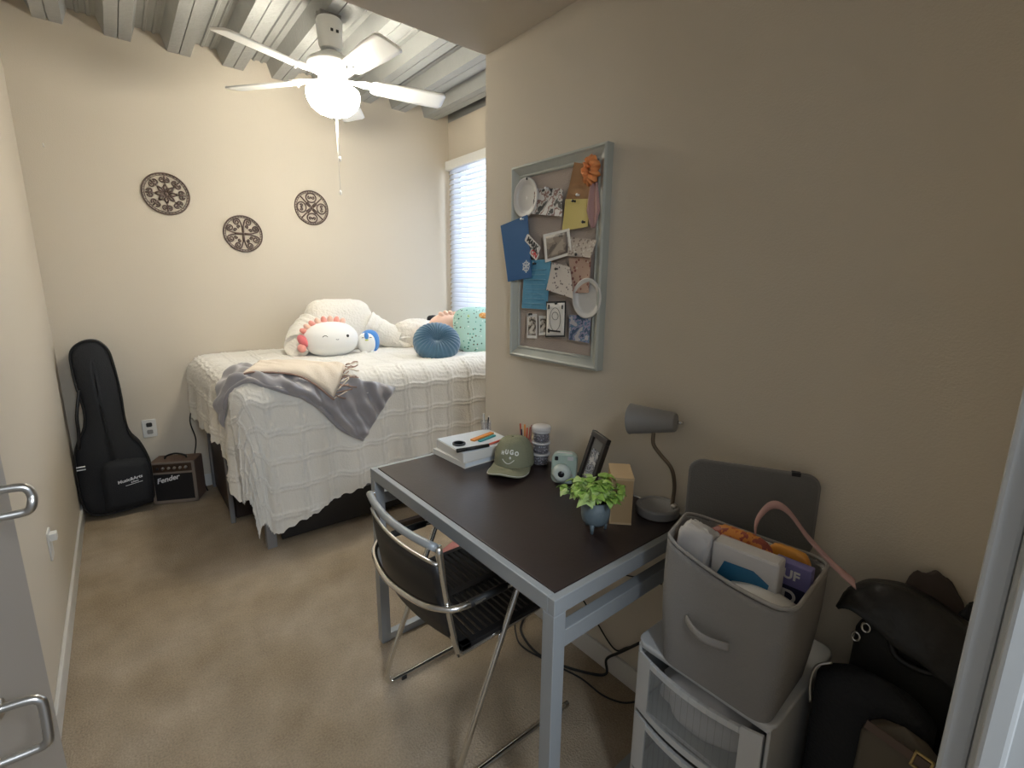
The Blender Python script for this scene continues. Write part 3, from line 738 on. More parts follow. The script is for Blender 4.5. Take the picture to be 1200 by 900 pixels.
# ------------------------------------------------------------------ amplifier
am = thing('guitar_amplifier', 'small brown tweed guitar amplifier with a black grille beside the guitar bag', 'amplifier', (.045, 3.685, 0), -math.radians(24))
w, h, d = .255, .285, .15
MB().box((0, 0, .006), (w, d, h)).build('cabinet', 'amp_tweed', am, bevel=.008)
b = MB()
for a_, c_ in (((0, -.006, .006), (.018, .004, h)), ((w-.018, -.006, .006), (w, .004, h)), ((0, -.006, .006), (w, .004, .026)), ((0, -.006, .272), (w, .004, h)), ((.01, -.006, .205), (w-.01, .004, .218))): b.box(a_, c_)
b.build('front_trim', 'amp_brown', am, bevel=.002)
MB().box((.018, -.003, .026), (w-.018, .002, .206)).build('grille', 'grille', am)
MB().box((.018, -.003, .218), (w-.018, .002, .272)).build('control_panel', 'amp_panel', am)
for k in range(6):
    MB().lathe([(.009, 0), (.008, .012), (0, .012)], (0, 0, 0), 16, frame((.045+.032*k, -.003, .245), (1, 0, 0), (0, 0, 1))).build('knob', 'steel' if k else 'black_pl', am, smooth=True)
text('lettering', 'Fender', .046, frame((.094, -.0035, .170), (1, 0, .22), (-.22, 0, 1)), 'silver_print', am, .35, .0012)
MB().tube(bez([(.065, .07, h-.002), (.075, .07, h+.018), (.127, .07, h+.032), (.18, .07, h+.018), (.19, .07, h-.002)], 6), .006, 10).build('handle', 'black_leather', am, smooth=True)
for px, py in ((.025, .02), (w-.025, .02), (.025, d-.02), (w-.025, d-.02)):
    MB().lathe([(.01, 0), (.011, .008)], (px, py, 0), 12).build('rubber_foot', 'black_rubber', am)

# ------------------------------------------------------------------ desk
DX0, DX1, DY0, DY1, DZ = .672, 1.262, .660, 1.655, .74
dsk = thing('desk', 'dark-topped desk with a grey square-tube metal frame along the right wall', 'desk', (DX0, DY0, 0))
Dk = Matrix.Translation((-DX0, -DY0, 0)); t = .038
MB().box((DX0+.022, DY0+.022, DZ-.022), (DX1-.005, DY1-.022, DZ+.0015), Dk).build('desktop', 'desk_top', dsk, bevel=.001)
b = MB()
b.box((DX0, DY0+.0215, DZ-.042), (DX0+.021, DY1-.0215, DZ), Dk).box((DX1-.005, DY0+.0215, DZ-.042), (DX1+.008, DY1-.0215, DZ), Dk).box((DX0, DY0, DZ-.042), (DX1+.008, DY0+.021, DZ), Dk).box((DX0, DY1-.021, DZ-.042), (DX1+.008, DY1, DZ), Dk)
b.build('top_frame', 'grey_metal', dsk, bevel=.002)
for lx, ly in ((DX0, DY0), (DX0, DY1-t), (DX1-t+.008, DY0), (DX1-t+.008, DY1-t)):
    MB().box((lx, ly, 0), (lx+t, ly+t, DZ-.042), Dk).build('leg', 'grey_metal', dsk, bevel=.002)
for ly in (DY0, DY1-t):
    MB().box((DX0+t, ly+.004, .600), (DX1-t+.008, ly+t-.004, .645), Dk).build('side_rail', 'grey_metal', dsk, bevel=.002)
    MB().box((DX0+t, ly+.004, .0), (DX1-t+.008, ly+t-.004, .03), Dk).build('floor_rail', 'grey_metal', dsk, bevel=.002)

# ------------------------------------------------------------------ folding chair
ch = thing('folding_chair', 'black slatted folding chair with chrome tube frame pushed under the desk', 'chair', (.78, 1.18, 0))
C = Matrix.Translation((-.78, -1.18, 0))
yr, yl = .948, 1.412
def side(y, yin):
    return [(1.045, y, .012), (.80, y, .012), (.63, y, .012), (.605, y, .02), (.600, y, .045), (.622, y, .12), (.80, y, .535), (.808, y, .560), (.795, y, .578), (.76, y, .583), (.62, y, .583), (.57, yin, .583)]
ym = (yr+yl)/2
path = side(yr, yr+.03)+[(.535, yr+.10, .583), (.515, ym, .583), (.535, yl-.10, .583)]+side(yl, yl-.03)[::-1]
def smoothpath(pts, n=5): return bez(pts, n)
MB().tube(smoothpath(path, 6), .0095, 12, T=C).build('tube_frame', 'chrome', ch, smooth=True)
for y in (yr, yl):
    MB().tube([(.765, y, .583), (.64, y, .583)], .0115, 12, T=C).build('arm_sleeve', 'black_rubber', ch, smooth=True)
    for xx in (.66, 1.0): MB().cbox((xx, y, .008), (.02, .022, .016), C).build('foot_pad', 'black_rubber', ch, bevel=.002)
bys = (yr+.028, yl-.028)
def bx(y): q = (y-ym)/((yl-yr)/2); return .035*(1-q*q)
for y in bys:
    s = -1 if y < ym else 1
    P = [(.565, y, .765), (.578, y, .66), (.600, y, .52), (.618, y, .44), (.628, y, .425), (.65, y, .418), (.92, y, .430)]
    MB().tube(bez(P, 5), .010, 12, T=C).build('back_stile', 'chrome', ch, smooth=True)
def xb(z): return .565+(.765-z)*.15
MB().grid(lambda u, v: Vector((xb(.712-.225*v)-bx(bys[0]+(bys[1]-bys[0])*u)-.004, bys[0]+(bys[1]-bys[0])*u, .712-.225*v)), 16, 6, T=C).build('back_panel', 'black_wood', ch, smooth=True, solid=.008)
MB().tube([(xb(.765)-bx(y), y, .765) for y in [bys[0]+(bys[1]-bys[0])*k/14 for k in range(15)]], .011, 12, T=C).build('top_rail', 'grey_metal', ch, smooth=True)
MB().tube([(xb(.712)-bx(y)-.004, y, .714) for y in [bys[0]+(bys[1]-bys[0])*k/14 for k in range(15)]], .005, 8, T=C).build('panel_edge', 'steel', ch, smooth=True)
# seat: border, slats, centre rib
b = MB(); sx0, sx1, sy0, sy1, sz = .625, .955, yr+.012, yl-.012, .436
b.box((sx0, sy0, sz), (sx1, sy0+.022, sz+.014), C).box((sx0, sy1-.022, sz), (sx1, sy1, sz+.014), C)
b.box((sx0, sy0, sz-.004), (sx0+.03, sy1, sz+.014), C).box((sx1-.03, sy0, sz-.008), (sx1, sy1, sz+.014), C)
b.box((sx0, ym-.014, sz), (sx1, ym+.014, sz+.014), C)
k = 0; xx = sx0+.030
while xx < sx1-.035: b.box((xx+.007, sy0+.02, sz+.002), (xx+.0225, sy1-.02, sz+.013), C); xx += .0225
b.build('seat', 'black_wood', ch, bevel=.0012)
MB().tube([(.80, yr, .535), (.80, yl, .535)][0:0] or [(.93, yr+.03, .425), (.93, yl-.03, .425)], .008, 10, T=C).build('seat_bar', 'chrome', ch, smooth=True)

# ------------------------------------------------------------------ pin board on the right wall
BX = XR
by0, by1, bz0, bz1 = 1.068, 1.545, 1.135, 1.868
bd = thing('pin_board', 'sage green framed pin board covered with cards on the right wall', 'notice board', (BX, (by0+by1)/2, (bz0+bz1)/2))
Tb = Matrix.Translation((-BX, -(by0+by1)/2, -(bz0+bz1)/2))
MB().box((BX-.012, by0+.03, bz0+.03), (BX, by1-.03, bz1-.03), Tb).build('backing', 'cork', bd)
w = .045
def mould(p0, p1, inn0, inn1):
    # mitred moulding: outer edge p0-p1, inner edge inn0-inn1, raised outer lip, sloping in
    P = []
    for (o_, i_) in ((p0, inn0), (p1, inn1)):
        o_ = Vector((0, *o_)); i_ = Vector((0, *i_))
        for f, hgt in ((0, 0), (0, .030), (.18, .034), (.3, .028), (.75, .018), (.9, .020), (1, .016), (1, 0)):
            q = o_.lerp(i_, f); P.append((BX-hgt, q.y, q.z))
    fs = [(i, i+1, 9+i, 8+i) for i in range(7)]+[tuple(range(8))[::-1], tuple(range(8, 16))]
    return MB().add(P, fs, Tb)
cs = [(by0, bz0), (by1, bz0), (by1, bz1), (by0, bz1)]; ins = [(by0+w, bz0+w), (by1-w, bz0+w), (by1-w, bz1-w), (by0+w, bz1-w)]
for i in range(4): mould(cs[i], cs[(i+1) % 4], ins[i], ins[(i+1) % 4]).build('frame_moulding', 'sage', bd, bevel=.001)
K = .942
def BP(y, z): return (y*K, 1.42+(z-1.42)*K)
def card(name, m, corners, label, cat, lay=1, group=None, curl=.004, border=None, inner=None, bw=.12):
    q = [BP(*c) for c in corners]   # TL TR BR BL seen from the room (left = far)
    cy = sum(p[0] for p in q)/4; cz = sum(p[1] for p in q)/4; x = BX-.016-.0035*lay-.012*(0)
    t = thing(name, label, cat, (x, cy, cz), 0, group)
    def surf(inset, dx):
        def f(u, v):
            uu = inset+(1-2*inset)*u; vv = inset+(1-2*inset)*v
            a = Vector(q[0]).lerp(Vector(q[1]), uu); c = Vector(q[3]).lerp(Vector(q[2]), uu); p = a.lerp(c, vv)
            return Vector((-dx-curl*vv*vv-curl*.6*(2*uu-1)**2, p.x-cy, p.y-cz))
        return f
    MB().grid(surf(0, 0), 8, 8).build('sheet', border or m, t, solid=.0012)
    if inner or border: MB().grid(surf(bw, .0014), 8, 8).build('picture', inner or m, t, smooth=True, solid=.0006)
    return t, q, x
card('kraft_envelope', 'kraft', [(1.292, 1.858), (1.185, 1.828), (1.206, 1.72), (1.324, 1.735)], 'brown kraft envelope pinned at the upper right of the board', 'envelope', 1)
card('photo_print', 'photo_bw', [(1.496, 1.796), (1.339, 1.775), (1.335, 1.675), (1.503, 1.701)], 'black and white photo pinned beside the upper paper plate', 'photo', 3)
card('sticky_note', 'yellow', [(1.324, 1.735), (1.203, 1.722), (1.205, 1.628), (1.332, 1.623)], 'square yellow note pinned below the kraft envelope', 'note', 3)
t_, q_, x_ = card('blue_card', 'blue_card', [(1.70, 1.672), (1.525, 1.700), (1.49, 1.454), (1.644, 1.436)], 'deep blue card hanging out past the left edge of the board', 'card', 6, curl=.0012)
card('polaroid_photo', 'photo_brown', [(1.432, 1.617), (1.292, 1.629), (1.272, 1.536), (1.411, 1.510)], 'instant photo with a white border in the middle of the board', 'photo', 5, border='paper', inner='photo_brown', bw=.1)
card('patterned_ticket', 'map_card', [(1.30, 1.600), (1.158, 1.578), (1.175, 1.520), (1.285, 1.530)], 'small patterned lace paper right of the instant photo', 'card', 4, curl=.01)
t_, q_, x2 = card('sky_blue_sheet', 'sky_card', [(1.545, 1.524), (1.388, 1.522), (1.399, 1.328), (1.553, 1.328)], 'sky blue lined sheet with a snowflake at its top corner', 'paper', 4)
b = MB()
for k in range(9):
    z_ = -.045-.0*k
cyy = t_.location.y; czz = t_.location.z
b = MB()
for k in range(8): b.box((-.0075-.0006*k, -.055, .055-.018*k-.0008), (-.0065-.0006*k+.002, .055, .055-.018*k+.0008))
b.build('ruled_lines', 'line_card', t_)
b = MB()
for k in range(6):
    T = Matrix.Translation((-.008, .052, .068)) @ Matrix.Rotation(k*PI/3, 4, 'X')
    b.box((-.001, -.003, 0), (.001, .003, .024), T); b.box((-.001, -.009, .014), (.001, .009, .018), T)
b.build('snowflake', 'paper_cool', t_)
card('peach_card', 'peach_card', [(1.296, 1.525), (1.187, 1.530), (1.187, 1.398), (1.272, 1.395)], 'peach floral card with a brown edge, right of the white floral card', 'card', 3)
card('floral_card', 'flower_card', [(1.377, 1.510), (1.282, 1.490), (1.254, 1.375), (1.402, 1.405)], 'white floral card tilted below the instant photo', 'card', 5)
card('playing_card', 'paper', [(1.405, 1.360), (1.297, 1.366), (1.291, 1.229), (1.40, 1.218)], 'black-edged joker card pinned low in the middle of the board', 'card', 5, border='black_ink', inner='paper', bw=.05)
jk = bpy.data.objects[-1] if False else None
card('photo_strip', 'photo_small', [(1.528, 1.306), (1.466, 1.307), (1.458, 1.208), (1.521, 1.204)], 'small photo strip at the lower left corner of the board', 'photo', 3, border='paper', inner='photo_small', bw=.12)
card('small_photo', 'photo_small', [(1.459, 1.301), (1.410, 1.303), (1.405, 1.228), (1.451, 1.221)], 'tiny photo between the photo strip and the joker card', 'photo', 2, border='paper', inner='photo_small', bw=.15)
card('group_photo', 'photo_city', [(1.288, 1.312), (1.178, 1.318), (1.177, 1.216), (1.281, 1.219)], 'blue and purple group photo at the lower right of the board', 'photo', 2)
# figure on the joker card
q = [BP(*c) for c in [(1.405, 1.36), (1.297, 1.366), (1.291, 1.229), (1.40, 1.218)]]
jc = sum(p[0] for p in q)/4; jz = sum(p[1] for p in q)/4
jo = [o for o in bpy.data.objects if o.name.startswith('playing_card')][0]
b = MB()
b.tube([(-.006, .028*cos(a), .042*sin(a)) for a in [2*PI*k/24 for k in range(24)]], .0008, 5, True)
b.tube([(-.006, .016*cos(a), .012+.014*sin(a)) for a in [2*PI*k/24 for k in range(24)]], .0008, 5, True)
b.box((-.0068, -.030, -.046), (-.006, .030, -.040)).cbox((-.0066, .034, .044), (.001, .008, .016)).cbox((-.0066, -.036, .046), (.001, .006, .014)).cbox((-.008, .030, -.044), (.001, .010, .014))
b.build('card_figure', 'black_ink', jo)
# lettering stickers (fall across the blue card)
st = thing('letter_sticker', 'white and red letter sticker across the edge of the blue card', 'sticker', (BX-.0395, 1.402, 1.575))
Ts = frame((0, 0, 0), (0, -1, -.72), (0, -.72, 1), (-1, 0, 0))
MB().prism(rrect(.095, .030, .006), 0, .001, Ts).prism(rrect(.05, .028, .006), 0, .001, Ts @ Matrix.Translation((.03, -.024, 0))).build('backing', 'paper', st)
text('lettering', 'MARK', .026, Ts @ Matrix.Translation((0, 0, .0012)), 'black_ink', st, 0, .0012)
text('lettering', 'ON', .024, Ts @ Matrix.Translation((.03, -.024, .0012)), 'red', st, 0, .001)
# paper plates
def plate(y, z, ry, rz, lay, label, pleat_=True, ang=0):
    yy, zz = BP(y, z)
    b = MB(); n = 72; rs = [(0, 0), (.35, .0), (.72, .001), (.78, .006), (.97, .010), (1, .008)]
    def f(u, v):
        i = v*(len(rs)-1); k = min(len(rs)-2, int(i)); fr = i-k; r = rs[k][0]+(rs[k+1][0]-rs[k][0])*fr; h_ = rs[k][1]+(rs[k+1][1]-rs[k][1])*fr
        a = 2*PI*u; rip = .0012*sin(a*36)*(r > .75)
        return Vector((-h_-rip-.004, r*ry*cos(a), r*rz*sin(a)))
    b.grid(f, n, 16, cu=True)
    o = b.build('paper_plate', 'plate', smooth=True, solid=.001); o.location = (BX-.016-.0035*lay, yy, zz); tag(o, label, 'paper plate')
plate(1.548, 1.768, .070, .072, 1, 'white paper plate pinned at the upper left of the board')
plate(1.197, 1.378, .066, .068, 1, 'white paper plate pinned at the lower right of the board')
# scrunchie and ribbon
b = MB(); c_ = BP(1.196, 1.812)
sc = thing('orange_scrunchie', 'crumpled orange scrunchie pinned over the kraft envelope corner', 'hair tie', (BX-.038, *c_))
b.grid(lambda u, v: Vector((.018*cos(2*PI*v)*(1+.3*sin(u*2*PI*11)), (.018+(.013+.006*sin(u*2*PI*9+2))*sin(2*PI*v))*cos(2*PI*u)+.003*sin(u*40), (.030+(.014+.006*sin(u*2*PI*13))*sin(2*PI*v))*sin(2*PI*u))), 90, 14, cu=True, cv=True)
b.build('gathered_cloth', 'orange_cloth', sc, smooth=True)
MB().cbox((0, -.004, 0), (.012, .02, .05)).build('hook', 'kraft', sc, bevel=.003)
q0 = BP(1.18, 1.70)
rb = MB()
rb.grid(lambda u, v: Vector((-.004*sin(u*9)-.006*v, (u-.5)*(.03+.045*v if v < .6 else .057-.10*(v-.6))-.01*v, .065-.14*v)), 14, 16)
o = rb.build('pink_ribbon', 'pink_cloth', smooth=True, solid=.0015); o.location = (BX-.036, q0[0], q0[1]); tag(o, 'pale pink ribbon hanging from the orange scrunchie', 'ribbon')
# push pins
pins = [(1.205, 1.822, 'w', 'white pin holding the kraft envelope'), (1.262, 1.742, 'w', 'white pin between kraft envelope and yellow note'), (1.275, 1.722, 'b', 'black pin at the top of the yellow note'), (1.222, 1.645, 'b', 'black pin at the lower corner of the yellow note'),
        (1.538, 1.838, 'b', 'black pin at the top of the upper paper plate'), (1.42, 1.785, 'w', 'white pin at the top of the black and white photo'), (1.55, 1.685, 'w', 'white pin at the top of the deep blue card'), (1.478, 1.508, 'b', 'black pin on the sky blue sheet'),
        (1.352, 1.485, 'b', 'black pin on the white floral card'), (1.25, 1.535, 'b', 'black pin below the patterned ticket'), (1.345, 1.355, 'b', 'black pin on top of the joker card'), (1.50, 1.305, 'b', 'black pin on the photo strip')]
for y, z, k, lab in pins:
    yy, zz = BP(y, z); b = MB(); T = frame((0, 0, 0), (0, 1, 0), (0, 0, 1), (-1, 0, 0))
    b.lathe([(.0045, -.002), (.0028, .003), (.0028, .007), (.005, .0095), (.005, .012), (0, .0125)], seg=12, T=T)
    o = b.build('push_pin', 'pin_white' if k == 'w' else 'pin_black', smooth=True); o.location = (BX-(.0385 if 'deep blue' in lab else .023 if 'kraft envelope' in lab or 'plate' in lab else .0305), yy, zz); tag(o, lab, 'push pin', 'push pins on the board')

# ------------------------------------------------------------------ things on the desk
Z = DZ+.0015
def put(name, label, cat, x, y, rz=0, z=Z, group=None): return thing(name, label, cat, (x, y, z), rz, group)
bk1 = put('open_binder', 'thick white binder lying at the bottom of the paper stack on the far desk end', 'binder', 1.08, 1.545, math.radians(2))
MB().box((-.135, -.115, .0), (.12, .105, .0025)).box((-.135, -.115, .019), (.12, .105, .0215)).build('cover', 'paper', bk1, bevel=.001)
MB().box((-.128, -.11, .0025), (.115, .10, .019)).build('pages', 'paper_cool', bk1, bevel=.001)
MB().box((-.137, -.115, 0), (-.134, .105, .0215)).build('spine', 'paper', bk1)
bk2 = put('paper_box', 'white open-topped box of papers on top of the binder', 'box', 1.07, 1.54, math.radians(-3), Z+.022)
MB().box((-.12, -.115, 0), (.13, .10, .036)).build('box_body', 'paper', bk2, bevel=.002)
MB().box((-.118, -.113, .036), (.128, .098, .0385)).build('top_sheet', 'paper_cool', bk2, bevel=.0005)
ztop = Z+.022+.0385
o1 = MB().prism(rrect(.13, .022, .003), 0, .007).build('orange_tab_pack', 'orange_tab', bevel=.001); o1.location = (1.115, 1.545, ztop); o1.rotation_euler.z = .25; tag(o1, 'orange sticky tab pack on the white paper box', 'sticky tabs')
o1 = MB().prism(rrect(.10, .016, .003), 0, .006).build('teal_tab_pack', 'teal_tab', bevel=.001); o1.location = (1.118, 1.517, ztop); o1.rotation_euler.z = .25; tag(o1, 'teal sticky tab pack beside the orange one on the paper box', 'sticky tabs')
b = MB().lathe([(.020, 0), (.026, 0), (.026, .006), (.020, .006), (.020, 0)], seg=36); o1 = b.build('tape_ring', 'black_pl', smooth=False); o1.location = (.990, 1.530, ztop); tag(o1, 'black ring lying on the white paper box', 'ring')
pn = put('marker_pen', 'black marker pen lying on the front of the paper box', 'pen', .965, 1.447, .0, ztop+.007)
T = Matrix.Rotation(-.15, 4, 'Z')
MB().tube([(0, 0, 0), (.10, 0, 0)], .007, 14, T=T).build('barrel', 'black_pl', pn, smooth=True)
MB().tube([(-.035, .0, 0), (0, 0, 0)], [.008, .0075], 14, T=T).build('pen_cap', 'black_rubber', pn, smooth=True)
o1 = MB().tube([(0, 0, 0), (.07, .012, 0)], .004, 10).build('pencil', 'pencil_red', smooth=True); o1.location = (1.08, 1.448, ztop+.004); tag(o1, 'short red pencil by the marker pen on the paper box', 'pencil')
# clear holder behind the box
hl = put('clear_holder', 'small clear plastic holder behind the paper stack at the wall', 'holder', 1.20, 1.685-.05, 0, Z)
MB().lathe([(.018, 0), (.020, .001), (.024, .095), (.022, .095), (.018, .003)], seg=20).build('cup', 'jar_clear', hl, smooth=True)
for k in range(4):
    a = k*1.6; MB().tube([(.008*cos(a), .008*sin(a), .01), (.016*cos(a), .016*sin(a), .115+.008*(k % 3))], .003, 8).build('clip', ['paper', 'lamp_grey', 'paper', 'black_pl'][k], hl)

# baseball cap
cp = put('baseball_cap', 'olive green baseball cap with white letters and a stitched smile', 'cap', 1.115, 1.335, math.radians(214))
def crown(a, v):
    """a: angle 0 = front, v: 0 rim .. 1 top"""
    r = .078*(1-v**2.4*.98)**.5*(1+.05*cos(a)*(1-v)); zz_ = .115*v**.95
    if v > .8: zz_ -= .010*(v-.8)/.2*(1-.5*cos(a-1))
    k = 1+.012*cos(a*3)*v
    return Vector((r*k*cos(a)*1.06+.006*v, r*k*sin(a)*.95, zz_+.016))
MB().grid(lambda u, v: crown(2*PI*u, v), 60, 24, cu=True).build('crown', 'cap', cp, smooth=True, solid=.002)
for k in range(6):
    a = PI/6+k*PI/3 if False else k*PI/3
    MB().tube([crown(a, v/14)*1.003 for v in range(15)], .0011, 5).build('seam', 'cap_dark', cp, smooth=True)
MB().blob(tuple(crown(0, 1)), (.006, .006, .004), 12, 8).build('top_button', 'cap', cp, smooth=True)
def brim(u, v):
    a = (u-.5)*2*1.22; r0 = crown(a, 0); ext = .084*math.sqrt(max(0, 1-(abs(u-.5)*2)**2.6))+.004
    dirv = Vector((1, .18*sin(a), 0)); p = r0+dirv*ext*v
    y_ = p.y/.075; p.z = .018+.012*(1-y_*y_)*(.4+.6*v)-.012*v*abs(y_)**1.5
    return p+Vector((0, 0, .0))
MB().grid(brim, 40, 12).build('brim', 'cap', cp, smooth=True, solid=.003)
MB().tube([brim(u/30, .97)+Vector((0, 0, .003)) for u in range(31)], .0009, 5).build('brim_stitch', 'thread', cp)
MB().tube([crown((u/30-.5)*2*1.3, .02)*1.01+Vector((0, 0, .003)) for u in range(31)], .0013, 5).build('front_seam', 'cap_dark', cp)
def on_crown(x, y):   # x sideways, y up on the front panel, metres
    return crown(x/.078, min(.95, (y)/.115))
for s_, dx_, sz_, dy_ in (('H', -.030, .017, .058), ('U', -.012, .021, .063), ('G', .009, .022, .063), ('O', .030, .020, .058)):
    vs, fs = text_data(s_, sz_, 0, .0004, .0011); out_ = []
    for v in vs:
        p = on_crown(dx_+v.x+.004, dy_+v.y); nrm = Vector((p.x, p.y, .03)).normalized(); out_.append(p+nrm*(.002+v.z))
    MB().add(out_, fs).build('lettering', 'thread', cp)
MB().tube([on_crown(-.024+.048*k/14, .036-.014*sin(PI*k/14))+Vector((.002, 0, .001)) for k in range(15)], .0014, 6).build('stitched_smile', 'thread', cp)
p = on_crown(.008, .043); MB().blob(tuple(p*1.02), (.003, .004, .005), 10, 8).build('stitched_nose', 'thread', cp)

# red pencils in a cup behind the cap
cu_ = put('pencil_cup', 'small pale cup behind the cap holding red pencils', 'cup', 1.205, 1.375)
MB().lathe([(.024, 0), (.026, .002), (.028, .075), (.025, .075), (.022, .004)], seg=24).build('cup_body', 'pink_pale', cu_, smooth=True)
for k in range(6):
    a = k*1.05; o = MB().tube([(1.205+.012*cos(a), 1.375+.012*sin(a), Z+.008), (1.205+.024*cos(a), 1.375+.024*sin(a), Z+.125+.008*(k % 3))], .0035, 6).build('pencil', ['pencil_red', 'orange_tab', 'pencil_red', 'navy', 'pencil_red', 'pink_cloth'][k]); tag(o, ['red pencil standing in the pale cup, toward the wall', 'orange pencil standing in the pale cup', 'red pencil standing in the pale cup, at the back', 'dark navy pencil standing in the pale cup', 'red pencil standing in the pale cup, toward the hat', 'pink pencil standing in the pale cup'][k], 'pencil', 'pencils in the cup')
# stacked jar
jr = put('stacked_jar', 'three-tier clear screw jar with speckled contents behind the cap', 'jar', 1.212, 1.292)
for k in range(3):
    z0 = .045*k+.002
    MB().lathe([(.030, z0), (.033, z0+.004), (.033, z0+.034), (.030, z0+.038)], seg=32).build('tier', 'jar_clear', jr, smooth=True)
    MB().lathe([(.028, z0+.003), (.029, z0+.005), (.029, z0+.030), (.027, z0+.032)], seg=28).build('contents', 'jar_stuff', jr, smooth=True)
    MB().lathe([(.033, z0+.037), (.0355, z0+.038), (.0355, z0+.044), (.033, z0+.045)], seg=32).build('ring', 'jar_lid', jr, smooth=True)
MB().lathe([(.035, .137), (.0365, .139), (.0365, .150), (.033, .154), (0, .155)], seg=32).build('lid', 'jar_lid', jr, smooth=True)
# instant camera
ic = put('instant_camera', 'mint green instant camera standing between jar and picture frame', 'camera', 1.150, 1.105, math.radians(-52))
T = Matrix.Translation((0, 0, .0)) @ Matrix.Rotation(-.10, 4, 'X')
MB().add([], []).prism(rrect(.088, .108, .024, 7), -.026, .022, T @ frame((0, 0, .056), (1, 0, 0), (0, 0, 1))).build('body', 'mint_pl', ic, bevel=.007, bseg=3, smooth=False)
FT = T @ frame((0, -.022, .056), (1, 0, 0), (0, 0, 1))
MB().lathe([(.033, 0), (.032, .010), (.026, .020), (.018, .024), (.013, .022)], (-.006, -.014, 0), 36, FT).build('lens_barrel', 'mint_light', ic, smooth=True)
MB().lathe([(.012, .021), (.010, .0235), (0, .024)], (-.006, -.014, 0), 24, FT).build('lens', 'lens', ic, smooth=True)
MB().prism(rrect(.020, .012, .003), 0, .004, FT @ Matrix.Translation((.022, .038, 0))).build('flash', 'jar_lid', ic)
MB().prism(rrect(.012, .014, .003), 0, .004, FT @ Matrix.Translation((-.026, .036, 0))).build('viewfinder', 'lens', ic)
MB().box((-.028, -.016, .107), (.028, -.006, .1115), T).build('film_slot', 'jar_lid', ic, bevel=.002)
MB().lathe([(.005, 0), (.005, .003), (0, .003)], (.028, -.02, 0), 14, FT).build('shutter_button', 'steel', ic)
# picture frame, leaning back
pf = put('picture_frame', 'black picture frame with a small photo leaning behind the plant', 'picture frame', 1.142, 1.004, 0)
X_ = Vector((-.42, -.91, 0)).normalized(); back = Vector((.91, -.42, 0)).normalized(); Yv = (Vector((0, 0, 1))*cos(.30)+back*sin(.30)).normalized(); Nf = X_.cross(Yv)
T = frame((-.005, 0, .001), X_, Yv)
W2, H2 = .115, .208
b = MB()
for x0, y0, x1, y1 in ((-W2/2, 0, W2/2, .020), (-W2/2, H2-.020, W2/2, H2), (-W2/2, .02, -W2/2+.020, H2-.02), (W2/2-.020, .02, W2/2, H2-.02)): b.box((x0, y0, -.006), (x1, y1, .010), T)
b.build('frame_border', 'frame_black', pf, bevel=.002)
MB().box((-W2/2+.018, .018, -.004), (W2/2-.018, H2-.018, .002), T).build('mat_board', 'matboard', pf)
MB().box((-.026, .055, .002), (.026, H2-.055, .0035), T).build('photo', 'photo_frame_print', pf)
MB().box((-.02, .012, -.009), (.02, .15, -.0062), T).build('easel_back', 'frame_black', pf)
# potted plant
pt = put('potted_plant', 'bushy light green potted plant in a three-legged blue-grey pot', 'potted plant', .985, .818)
MB().lathe([(.0, .020), (.028, .020), (.037, .030), (.0405, .045), (.0415, .092), (.0375, .092), (.036, .050), (.02, .04), (0, .04)], seg=40).build('pot', 'pot', pt, smooth=True)
MB().lathe([(.037, .080), (.02, .084), (0, .085)], seg=24).build('soil', 'soil', pt, smooth=True)
for k in range(3):
    a = 2*PI*k/3+3.6; MB().tube([(.030*cos(a), .030*sin(a), .028), (.031*cos(a), .031*sin(a), 0)], [.007, .0045], 10).build('pot_foot', 'pot', pt, smooth=True)
def leafm(b, T, L_, W_):
    def f(u, v):
        x = u*L_; w_ = W_*sin(PI*min(1, u**.75))*(1-.25*u)+.0006
        return Vector((x, (v-.5)*2*w_*1.15, .18*L_*sin(PI*u)*.7-.35*L_*u*u+abs(v-.5)*w_*.7))
    b.grid(f, 7, 5, T=T)
random.seed(3)
for k in range(40):
    a = random.uniform(0, 2*PI); tilt = random.uniform(.05, 1.15)**.8; ln = random.uniform(.035, .07); a += 0
    if k == 0: a, tilt, ln = 2.6, 1.2, .075
    if k == 1: a, tilt, ln = 2.2, 1.2, .075
    if k == 2: a, tilt, ln = 1.5, 1.2, .07
    p0 = Vector((.014*cos(a), .014*sin(a), .082)); tip = p0+Vector((cos(a)*sin(tilt), sin(a)*sin(tilt), cos(tilt)*.9+.1))*ln
    mid = p0.lerp(tip, .5)+Vector((0, 0, .012)); P = bez([p0, mid, tip], 4)
    MB().tube(P, .0012, 5).build('stem', 'stem', pt, smooth=True)
    b = MB()
    for q in range(4):
        base_ = P[-1] if q < 2 else P[4]; aa = a+(.7 if q % 2 else -.7)+random.uniform(-.4, .4)+(PI*.3 if q > 1 else 0)
        T = Matrix.Translation(base_) @ Matrix.Rotation(aa, 4, 'Z') @ Matrix.Rotation(random.uniform(-.5, .35), 4, 'Y') @ Matrix.Rotation(random.uniform(-.4, .4), 4, 'X')
        leafm(b, T, random.uniform(.022, .036), random.uniform(.010, .015))
    b.build('leaf_cluster', 'leaf' if k % 3 else 'leaf2', pt, smooth=True, solid=.0006)
# kraft box
kb = put('cardboard_box', 'narrow kraft cardboard box standing behind the plant pot', 'box', 1.065, .790, math.radians(-46))
w_, d_, h_ = .062, .115, .142
MB().box((-w_/2, 0, 0), (w_/2, d_, h_)).build('box_body', 'kraft_box', kb, bevel=.001)
MB().box((-w_/2-.001, -.001, h_), (w_/2+.001, d_, h_+.002)).box((-w_/2-.001, -.0016, h_-.006), (w_/2+.001, -.0004, h_+.002)).build('top_flap', 'kraft_light', kb)
MB().box((-w_/2, -.001, .0), (w_/2, 0, .006)).box((-w_/2-.0008, -.001, 0), (-w_/2+.003, .0, h_)).build('edge_fold', 'kraft_light', kb)
